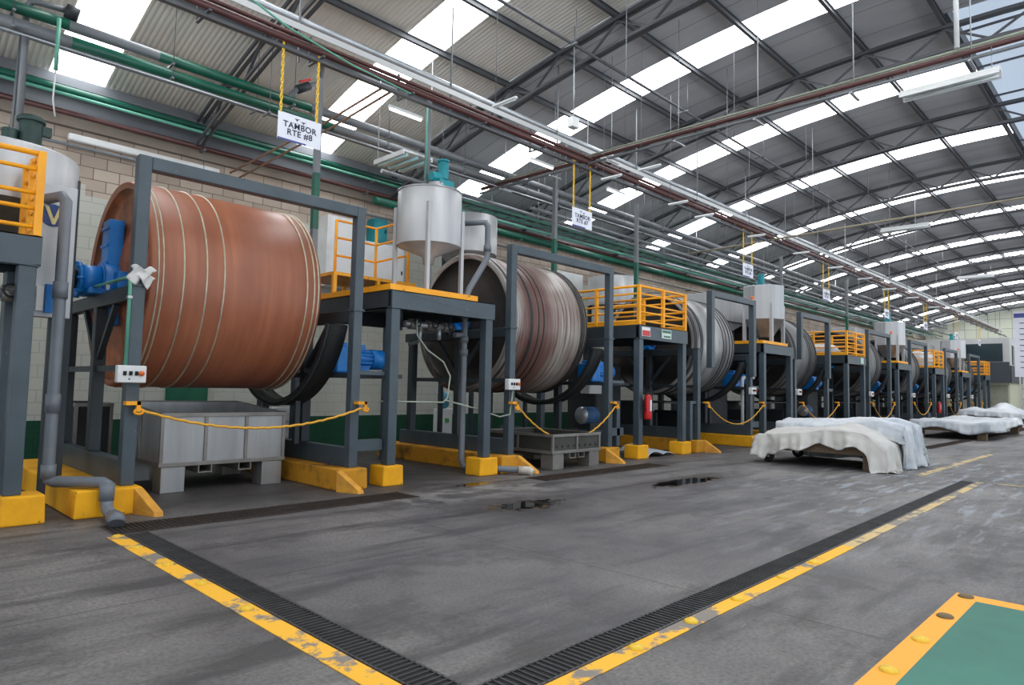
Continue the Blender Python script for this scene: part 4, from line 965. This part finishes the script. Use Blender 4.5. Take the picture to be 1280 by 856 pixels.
# ------------------------------------------------------------------ overhead services
def zk(k, y): return 1.6 + k * y
def pipe(name, y, k, r, x0, x1, mat, label, cat='pipe', green=None, hang=4.1, gm=GREENP):
    z = zk(k, y); t = thing(name, label, cat, ((x0 + x1) / 2, y, z))
    MB().tube([(x0, y, z), (x1, y, z)], r, 14).build('pipe_run', mat, t)
    for a, b in (green or []): MB().tube([(a, y, z), (b, y, z)], r * 1.02, 14).build('green_section', gm, t, 0, 'green painted section')
    if hang:
        x = x0 + 1.2; hb = MB().box(x - .02, y - .14, z - r - .03, x + .02, y + .14, z - r).tube([(x, y - .12, z - r), (x, y - .12, roofz(y - .12, .15))], .006, 6)
        repeat_part('hanger', PIPEG, t, hb, [(k * hang, 0, 0) for k in range(int((x1 - x) / hang))])
    return t
T = 8.9
# main service run over the frames
t = thing('cable_tray', 'long white sided cable tray with pipes hung along the row of signs', 'cable tray', (30, T, 6.6))
MB().box(X0, T + .28, zk(.579, T + .28), 64, T + .30, zk(.5895, T + .28)).build('tray_side', OFFW, t)
MB().box(X0, T - .02, 6.38, 64, T + .06, 6.39).box(X0, T - .02, 6.39, 64, T - .01, 6.43).box(X0, T + .05, 6.39, 64, T + .06, 6.43).build('support_channel', ROOFST, t)
repeat_part('crossbar', ROOFST, t, MB().box(X0 + .6, T - .12, 6.43, X0 + .64, T + .34, 6.455).box(X0 + .6, T + .305, 6.455, X0 + .64, T + .33, 6.9), [(k * 1.65, 0, 0) for k in range(41)])
repeat_part('hanger_rod', PIPEG, t, MB().box(-1.312, T + .33, 6.44, -1.288, T + .354, roofz(T + .3, .1)), [(k * 3, 0, 0) for k in range(22)])
pipe('service_pipe', T - .03, .5555, .055, X0, 60, MAROON, 'thick maroon pipe on the cable tray run', 'pipe', None, None)
pipe('service_pipe', T - .12, .568, .026, X0, 60, MAROON, 'thin maroon pipe beside the cable tray', 'pipe', None, None)
pipe('service_pipe', T + .44, .595, .055, X0, 58, GALV, 'grey steel conduit above the white tray side', 'pipe', None, None)
for k in range(5): pipe('power_cable', T - .02 + .05 * k, .565 + .002 * (k % 2), .014, X0, 62, BLACK, 'black power cable lying on the cable tray, one of a bundle', 'cable', None, None)['group'] = 'power cables on the tray'
# pipes towards the wall
pipe('service_pipe', 12.0, .455, .085, X0, 59.5, PIPEG, 'upper thick pipe over the drums, grey with green lengths', 'pipe', [(3.6, 6.4), (1.0, 2.3)], 2.2)
pipe('service_pipe', 12.0, .4345, .085, X0, 59.5, PIPEG, 'lower thick pipe over the drums, grey with green lengths', 'pipe', [(2.35, 6.9)], 2.2)
pipe('service_pipe', 12.3, .424, .05, X0, 59.5, PIPEG, 'thinner grey pipe just below the thick pair over the drums')
pipe('service_pipe', 11.75, .424, .015, X0, 59.5, GALV, 'thin bright conduit below the thick pair over the drums', 'conduit')
pipe('service_pipe', 14.55, .370, .07, X0, 12, GREENP, 'green pipe along the gutter above the block wall')
pipe('service_pipe', 14.4, .364, .03, X0, 59.5, MINT, 'mint conduit along the gutter above the block wall')
pipe('service_pipe', 14.75, .341, .05, X0, 59.5, MAROON, 'maroon pipe running under the gutter')
pipe('service_pipe', 14.3, .329, .1, 9.5, 59.5, GREENP, 'thick dark green pipe along the wall beyond the nearest platform')
pipe('service_pipe', 14.75, .300, .03, X0, 59.5, PIPEG, 'thin grey conduit along the upper block wall')
pipe('service_pipe', 13.3, .385, .05, 9, 59.5, PIPEG, 'grey pipe above the wall pipes beyond the nearest platform')
pipe('service_pipe', 13.5, .352, .04, 10, 59.5, MINT, 'mint pipe above the dark green wall pipe')
pipe('service_pipe', 11.2, .40, .045, 12, 59.5, PIPEG, 'grey pipe over the third drum and beyond')
pipe('service_pipe', 11.0, .36, .03, 18, 59.5, GALV, 'thin galvanised pipe over the far drums')
pipe('service_pipe', 7.9, .83, .03, X0, 60, ROOFST, 'thin dark tie pipe beneath the roof trusses')
# ladder trays in green
t = thing('cable_ladder', 'green cable ladder hung beside the thick pipes beyond the nearest tank', 'cable tray', (30, 13.0, 6.2))
mb = MB().box(9.5, 12.75, 6.35, 62, 12.78, 6.43).box(9.5, 13.15, 6.35, 62, 13.18, 6.43)
for k in range(100): x = 9.6 + k * .5; mb.box(x, 12.78, 6.36, x + .03, 13.15, 6.38)
mb.build('ladder_frame', paint('green_tray', (44,96,80), (36,78,66), .5, 0, 1.5), t)
repeat_part('hanger_rod', GALV, t, MB().tube([(11, 12.76, 6.4), (11, 12.76, roofz(12.76, .1))], .01, 6), [(k * 3, 0, 0) for k in range(17)])
# cross run of pipes from the wall to the aisle
def cross(x, z, ya, yb, label, extra=True):
    t = thing('cross_pipe_rack', label, 'pipe rack', (x, (ya + yb) / 2, z))
    MB().tube([(x, ya, z), (x, yb, z)], .042, 14).build('maroon_pipe', MAROON, t)
    if extra:
        MB().tube([(x + .12, ya, z + .13), (x + .12, yb, z + .13)], .02, 10).tube([(x + .2, ya, z + .15), (x + .2, yb, z + .15)], .022, 10).build('pale_green_pipe', paint('pale_green_pipe', (150,158,140), (120,128,112), .5), t)
        MB().tube([(x - .06, ya, z - .13), (x - .06, yb, z - .13)], .028, 12).build('grey_pipe', PIPEG, t)
        MB().tube([(x + .05, ya, z - .1), (x + .05, yb, z - .1)], .014, 8).tube([(x + .08, ya, z - .06), (x + .08, yb, z - .06)], .014, 8).build('cable', BLACK, t)
    y = ya - .8
    while y > yb: MB().box(x - .14, y - .02, z - .19, x + .26, y + .02, z - .165).tube([(x + .02, y, z - .18), (x + .02, y, roofz(y, .1))], .009, 6).build('hanger', GALV, t); y -= 1.6
cross(11.35, 6.62, 12.3, -3.0, 'maroon and pale pipes crossing the hall over the aisle, nearest cross run')
t = thing('service_pipe', 'thin pale pipe crossing the hall beyond the nearest cross run', 'pipe', (20.6, 5, 6.6)); MB().tube([(20.6, 12, 6.35), (20.6, -3, 6.75)], .03, 8).tube([(20.75, 12, 6.4), (20.75, -3, 6.8)], .02, 8).build('pipe_run', paint('tan_pipe', (150,140,118), (120,112,96), .5), t)
t = thing('service_pipe', 'rusty thin pipes crossing from the wall to the tray behind the first sign', 'pipe', (6.2, 12, 6.4))
MB().tube([(5.95, 14.6, 6.19), (6.43, 11.5, 6.62), (6.28, 9.3, 6.62)], .022, 8).tube([(6.13, 14.6, 6.11), (6.55, 11.5, 6.55), (6.4, 9.3, 6.56)], .022, 8).build('pipe_run', paint('rusty_pipe', (142,110,88), (108,82,68), .6), t)
# teal hose across the tray
t = thing('air_hose', 'thin teal hose slanting across the cable tray near the first sign', 'hose', (4.5, 8.6, 6.9))
MB().tube([(2.9, 9.16, 7.0), (3.7, 8.65, 6.74), (4.2, 8.6, 6.54), (4.71, 8.6, 6.46), (5.26, 8.62, 6.39), (6.4, 8.7, 6.36)], .016, 8).build('hose_run', MINT, t)
# lever valve on the pipe near the sign
t = thing('pipe_valve', 'dark valve with red lever on the pipe right of the first sign', 'valve', (5.6, 12.0, 7.0))
MB().tube([(6.0, 12, 7.06), (6.0, 12, 7.22), (6.12, 12, 7.34), (6.62, 12, 7.66), (6.62, 12, roofz(12, .1))], .05, 12).build('pipe_stub', PVC, t); MB().tube([(6.1, 12, 7.33), (6.35, 12, 7.49)], .085, 14).build('valve_body', DARK, t); MB().bar((6.1, 11.9, 7.46), (6.32, 11.9, 7.58), .04, .04).build('lever', RED, t)
# upright service poles
def pole(x, y, z0, z1, label, seg):
    t = thing('service_pole', label, 'pole', (x, y, z0), 'upright service poles')
    MB().box(x - .05, y - .05, z0, x + .05, y + .05, z1).build('pole_shaft', PIPEG, t, .006)
    a, b = seg; MB().box(x - .053, y - .053, a, x + .053, y + .053, b).build('green_section', GREENP, t, .004, 'green painted section')
    MB().box(x - .075, y - .075, z0, x + .075, y + .075, z0 + .9).build('black_sleeve', DARK, t)
PLS = [(5.82, 10.6), (12.4, 10.75), (16.2, 10.9), (26.0, 10.75), (33.5, 10.75), (40.2, 10.75)]
for i, (x, y) in enumerate(PLS): pole(x, y, 2.79, 7.0, 'grey upright pole with a green band, %s from the viewer' % ordn[i], (4.3, 5.3))
t = thing('service_pole', 'thin grey pole rising from the top of the nearest round tank', 'pole', (7.95, 10.2, 5.29)); MB().box(7.91, 10.16, 5.29, 7.99, 10.24, 7.3).build('pole_shaft', PIPEG, t); MB().tube([(7.88, 10.15, 5.6), (7.88, 10.15, 7.1)], .02, 8).build('mint_conduit', MINT, t)
t = thing('service_pole', 'dark pipe with goose neck end at the top left corner', 'pole', (1.8, 12, 4.7))
MB().tube([(1.8, 12.2, 4.4), (1.8, 12.2, 7.2), (1.84, 12.16, 7.3), (1.95, 12.1, 7.3), (2.25, 12.0, 7.28)], .05, 10).tube([(1.7, 12.25, 4.3), (1.76, 12.25, 6.9)], .022, 8).build('pipe_run', PIPEG, t); MB().tube([(2.25, 12, 7.28), (2.42, 11.97, 7.24)], .11, 14).build('end_cap', DARK, t)
t = thing('drop_pipe', 'mint green drop pipe and cord hanging at the upper left', 'pipe', (2.1, 11.9, 6.1)); MB().tube([(2.13, 11.75, 7.0), (2.13, 11.75, 6.2)], .03, 8).build('pipe_run', MINT, t); MB().tube([(2.13, 11.75, 6.2), (2.12, 11.75, 5.75), (2.16, 11.75, 5.5)], .012, 6).build('cord', CLOTH, t)
t = thing('wall_trunking', 'white trunking strip along the upper block wall behind the nearest drum', 'trunking', (4.3, 14.9, 6.3)); MB().box(2.95, 14.76, 6.13, 5.8, 14.88, 6.27).build('trunking_body', WHITE, t, .03)

# hanging lamps: short tubes across the run
def lamp(x, y, z, label, L_=.5, m=TUBEOFF, rod=None, sc=.6):
    t = thing('hanging_lamp', label, 'lamp', (x, y, z), 'short hanging strip lamps')
    MB().prism([(x - .05 * sc, z), (x + .05 * sc, z), (x + .03 * sc, z + .06 * sc), (x - .03 * sc, z + .06 * sc)], y - L_ / 2, y + L_ / 2).build('lamp_body', WHITE, t, .004)
    MB().tube([(x, y - L_ / 2 + .02, z - .02 * sc), (x, y + L_ / 2 - .02, z - .02 * sc)], .018 * sc, 10).build('tube', m, t)
    MB().tube([(x, y + L_ * .4, z + .05 * sc), (x, y + L_ * .4, (rod or roofz(y, .1)))], .005, 6).build('hanger', PIPEG, t)
    return t
LP = [(6.93, 7.05, 5.9), (10.9, 7.95, 5.9), (10.9, 7.05, 5.9), (13.4, 7.9, 5.9), (14.8, 8.0, 5.9), (17.6, 7.95, 5.9), (20.6, 7.9, 5.9), (23.7, 7.95, 5.9), (26.6, 7.9, 5.9), (29.8, 7.95, 5.9), (33., 7.9, 5.9), (37., 7.95, 5.9)]
l0 = None
for i, (x, y, z) in enumerate(LP):
    lb = 'short white strip lamp hung beside the cable tray, %s from the viewer' % ordn[i]
    if l0 is None: l0 = lamp(0, 0, 0, lb, .5, TUBEOFF, 2.6); l0.location = (x, y, z)
    else: dup(l0, (x, y, z), lb)
def wide_lamp(x, ya, yb, z, label):
    t = thing('fluorescent_fixture', label, 'lamp', (x, (ya + yb) / 2, z), 'long white fluorescent fixtures')
    MB().prism([(x - .13, z), (x - .13, z + .03), (x - .06, z + .12), (x + .06, z + .12), (x + .13, z + .03), (x + .13, z), (x + .11, z), (x + .05, z + .08), (x - .05, z + .08), (x - .11, z)], ya, yb).build('reflector', WHITE, t)
    for s in (-.06, .06): MB().tube([(x + s, ya + .03, z + .02), (x + s, yb - .03, z + .02)], .016, 8).build('tube', TUBEOFF, t)
    for y in (ya + .1, yb - .1): MB().tube([(x, y, z + .12), (x, y, z + .45)], .006, 6).build('hanger', GALV, t)
wide_lamp(11.3, 1.55, 2.8, 6.14, 'long white fluorescent fixture hung under the nearest cross pipes')
wide_lamp(21.1, 4.6, 5.8, 6.3, 'long white fluorescent fixture over the aisle beyond the first cart')
wide_lamp(31.4, 4.7, 5.9, 6.3, 'distant long fluorescent fixture over the far aisle')
t = thing('fluorescent_fixture', 'open three tube fluorescent fixture with cyan tubes above the nearest tank', 'lamp', (7.9, 10.95, 6.1))
MB().box(7.52, 10.4, 6.12, 8.24, 11.4, 6.16).box(7.52, 10.4, 6.07, 7.55, 11.4, 6.12).box(8.21, 10.4, 6.07, 8.24, 11.4, 6.12).build('reflector', WHITE, t)
for x in (7.63, 7.88, 8.13): MB().tube([(x, 10.43, 6.08), (x, 11.37, 6.08)], .032, 10).build('tube', CYANT, t)
MB().tube([(7.55, 11.3, 6.16), (7.55, 11.3, roofz(11.3, .1))], .008, 6).tube([(8.25, 10.5, 6.16), (8.25, 10.5, roofz(10.5, .1))], .008, 6).build('hanger', GALV, t)
LT = [(6.75, 9.3, 6.3), (10.35, 9.35, 6.35), (13.0, 9.35, 6.35)]
for i, (x, y, z) in enumerate(LT):
    t = thing('tube_light', 'lit white tube light fixed beside the cable tray, %s from the viewer' % ordn[i], 'lamp', (x, y, z), 'lit tube lights')
    MB().box(x - .35, y - .03, z, x + .35, y + .03, z + .05).build('lamp_body', WHITE, t); MB().tube([(x - .33, y, z - .015), (x + .33, y, z - .015)], .02, 10).build('tube', TUBE, t); MB().tube([(x, y, z + .05), (x, y, zk(.578, T))], .008, 6).build('hanger', GALV, t)
t = thing('tube_light', 'lit white tube light under the deck right of the second drum', 'lamp', (13.0, 9.6, 2.7)); MB().box(12.75, 9.57, 2.72, 13.25, 9.63, 2.77).build('lamp_body', WHITE, t); MB().tube([(12.77, 9.6, 2.7), (13.23, 9.6, 2.7)], .02, 10).build('tube', TUBE, t)
# small white boxes on drop rods
t = thing('junction_box', 'small white box on a rod hung above the cable tray', 'box', (10.3, 8.0, 6.6)); MB().box(9.83, 8.1, 6.7, 10.03, 8.25, 6.9).build('box_body', WHITE, t, .01); MB().tube([(9.93, 8.17, 6.9), (9.93, 8.17, roofz(8.17, .1))], .015, 6).build('hanger', GALV, t)
# thin drop wires from the roof
def wire(x, y, z0, label): t = MB().tube([(x, y, z0), (x, y, roofz(y, -.02))], .008, 6).build('drop_wire', PIPEG); tag(t, label, 'wire', 'thin drop wires')
for x, y, z0 in ((9.3, 6.5, 5.9), (12.7, 6.2, 6.6), (14.0, 7.0, 6.2), (16.0, 6.0, 6.4), (18.6, 6.8, 6.1), (22.0, 6.4, 6.2), (13.1, 10.3, 6.0), (17.3, 10.4, 6.0), (20.4, 10.2, 6.0), (24.2, 6.4, 6.2), (28.2, 6.6, 6.2)):
    wire(x, y, z0, 'thin drop wire hanging from the roof over the aisle')
t = thing('drop_pipe', 'white upright pipe dropping from the roof to the cross pipes at the upper right', 'pipe', (11.4, 1.6, 6.8)); MB().tube([(11.4, 2.08, 6.75), (11.4, 2.08, roofz(2.08, .02))], .035, 12).build('pipe_run', WHITE, t)

# ------------------------------------------------------------------ far end: offices and board
t = thing('office_block', 'white two storey office block with dark glazing at the far end', 'office', (62, 9, 0))
MB().box(60, 8.2, 2.75, 65.9, 14.9, 6.05).build('upper_storey', OFFW, t, .01)
MB().box(59.7, 8.2, 2.75, 60, 14.9, 4.25).box(60, 8.12, 2.75, 65, 8.2, 4.0).build('slate_band', OFFD, t)
MB().box(59.96, 8.6, 4.3, 60.0, 11.1, 5.62).build('wide_window', GLASSD, t); MB().box(61, 8.14, 4.1, 62.2, 8.2, 5.5).box(63, 8.14, 4.1, 63.6, 8.2, 5.5).build('side_window', GLASSD, t)
MB().box(60.4, 8.3, .0, 65.9, 14.9, 2.75).build('lower_storey', CREAM, t); MB().box(60.36, 8.4, 1.0, 60.4, 10.6, 2.6).build('lower_window', paint('office_lower_glass', (170,174,156), (150,154,138), .2), t)
MB().bar((59.85, 10.3, 1.9), (59.85, 9.5, 2.75), .12, .12).bar((59.85, 10.35, 0), (59.85, 10.35, 2.75), .16, .16).build('brace', STEEL2, t)
t = thing('notice_board', 'tall white board with blue header and rows of small print at the far right', 'board', (57, 7, 3.1))
MB().box(57, 4.5, 3.1, 57.06, 7.52, 7.6).build('board', SIGNW, t); MB().box(56.98, 4.5, 7.15, 57.0, 7.5, 7.45).build('header_band', NAVYB, t)
mb = MB()
for r in range(9):
    z = 6.75 - r * .38
    for c_ in range(4): y = 7.2 - c_ * .62; mb.box(56.985, y - .4, z, 57.0, y, z + .05)
mb.build('print_rows', NAVY, t)
MB().box(57, 4.9, 0, 57.06, 5.0, 3.1).box(57, 7.2, 0, 57.06, 7.3, 3.1).build('support_post', OFFW, t)

# ------------------------------------------------------------------ light and camera
w = bpy.data.worlds.new('overcast'); S.world = w; w.use_nodes = True
bg = w.node_tree.nodes['Background']; bg.inputs[0].default_value = (.86, .93, 1, 1); bg.inputs[1].default_value = 1.0
wt = w.node_tree; tc = wt.nodes.new('ShaderNodeTexCoord'); sp = wt.nodes.new('ShaderNodeSeparateXYZ'); wt.links.new(tc.outputs['Generated'], sp.inputs[0])
wr = wt.nodes.new('ShaderNodeMapRange'); wr.inputs[1].default_value = -.06; wr.inputs[2].default_value = .02; wr.inputs[3].default_value = 2.7; wr.inputs[4].default_value = 1.0   # lower half brightened, added to light the roof underside; grey sky above
wt.links.new(sp.outputs[2], wr.inputs[0]); wt.links.new(wr.outputs[0], bg.inputs[1])

yaw, pitch, roll = math.radians(44.4), math.radians(3.9), math.radians(1.2)
F = Vector((math.cos(yaw) * math.cos(pitch), math.sin(yaw) * math.cos(pitch), math.sin(pitch)))
R0 = Vector((math.sin(yaw), -math.cos(yaw), 0)); U0 = R0.cross(F)
R = R0 * math.cos(roll) + U0 * math.sin(roll); U = -R0 * math.sin(roll) + U0 * math.cos(roll)
cd = bpy.data.cameras.new('camera'); cam = bpy.data.objects.new('camera', cd); COL.objects.link(cam)
cam.matrix_world = Matrix(((R.x, U.x, -F.x, 0), (R.y, U.y, -F.y, 0), (R.z, U.z, -F.z, 1.6), (0, 0, 0, 1)))
cd.sensor_width = 36; cd.lens = 36 * 839 / 1280; cd.clip_start = .05; cd.clip_end = 300
S.camera = cam
vs = S.view_settings; vs.view_transform = 'Standard'; vs.look = 'None'; vs.gamma = 1; vs.exposure = 0.3; vs.use_curve_mapping = False
S.cycles.use_denoising = True; S.cycles.max_bounces = 8; S.cycles.diffuse_bounces = 4; S.cycles.glossy_bounces = 3; S.cycles.sample_clamp_indirect = 6
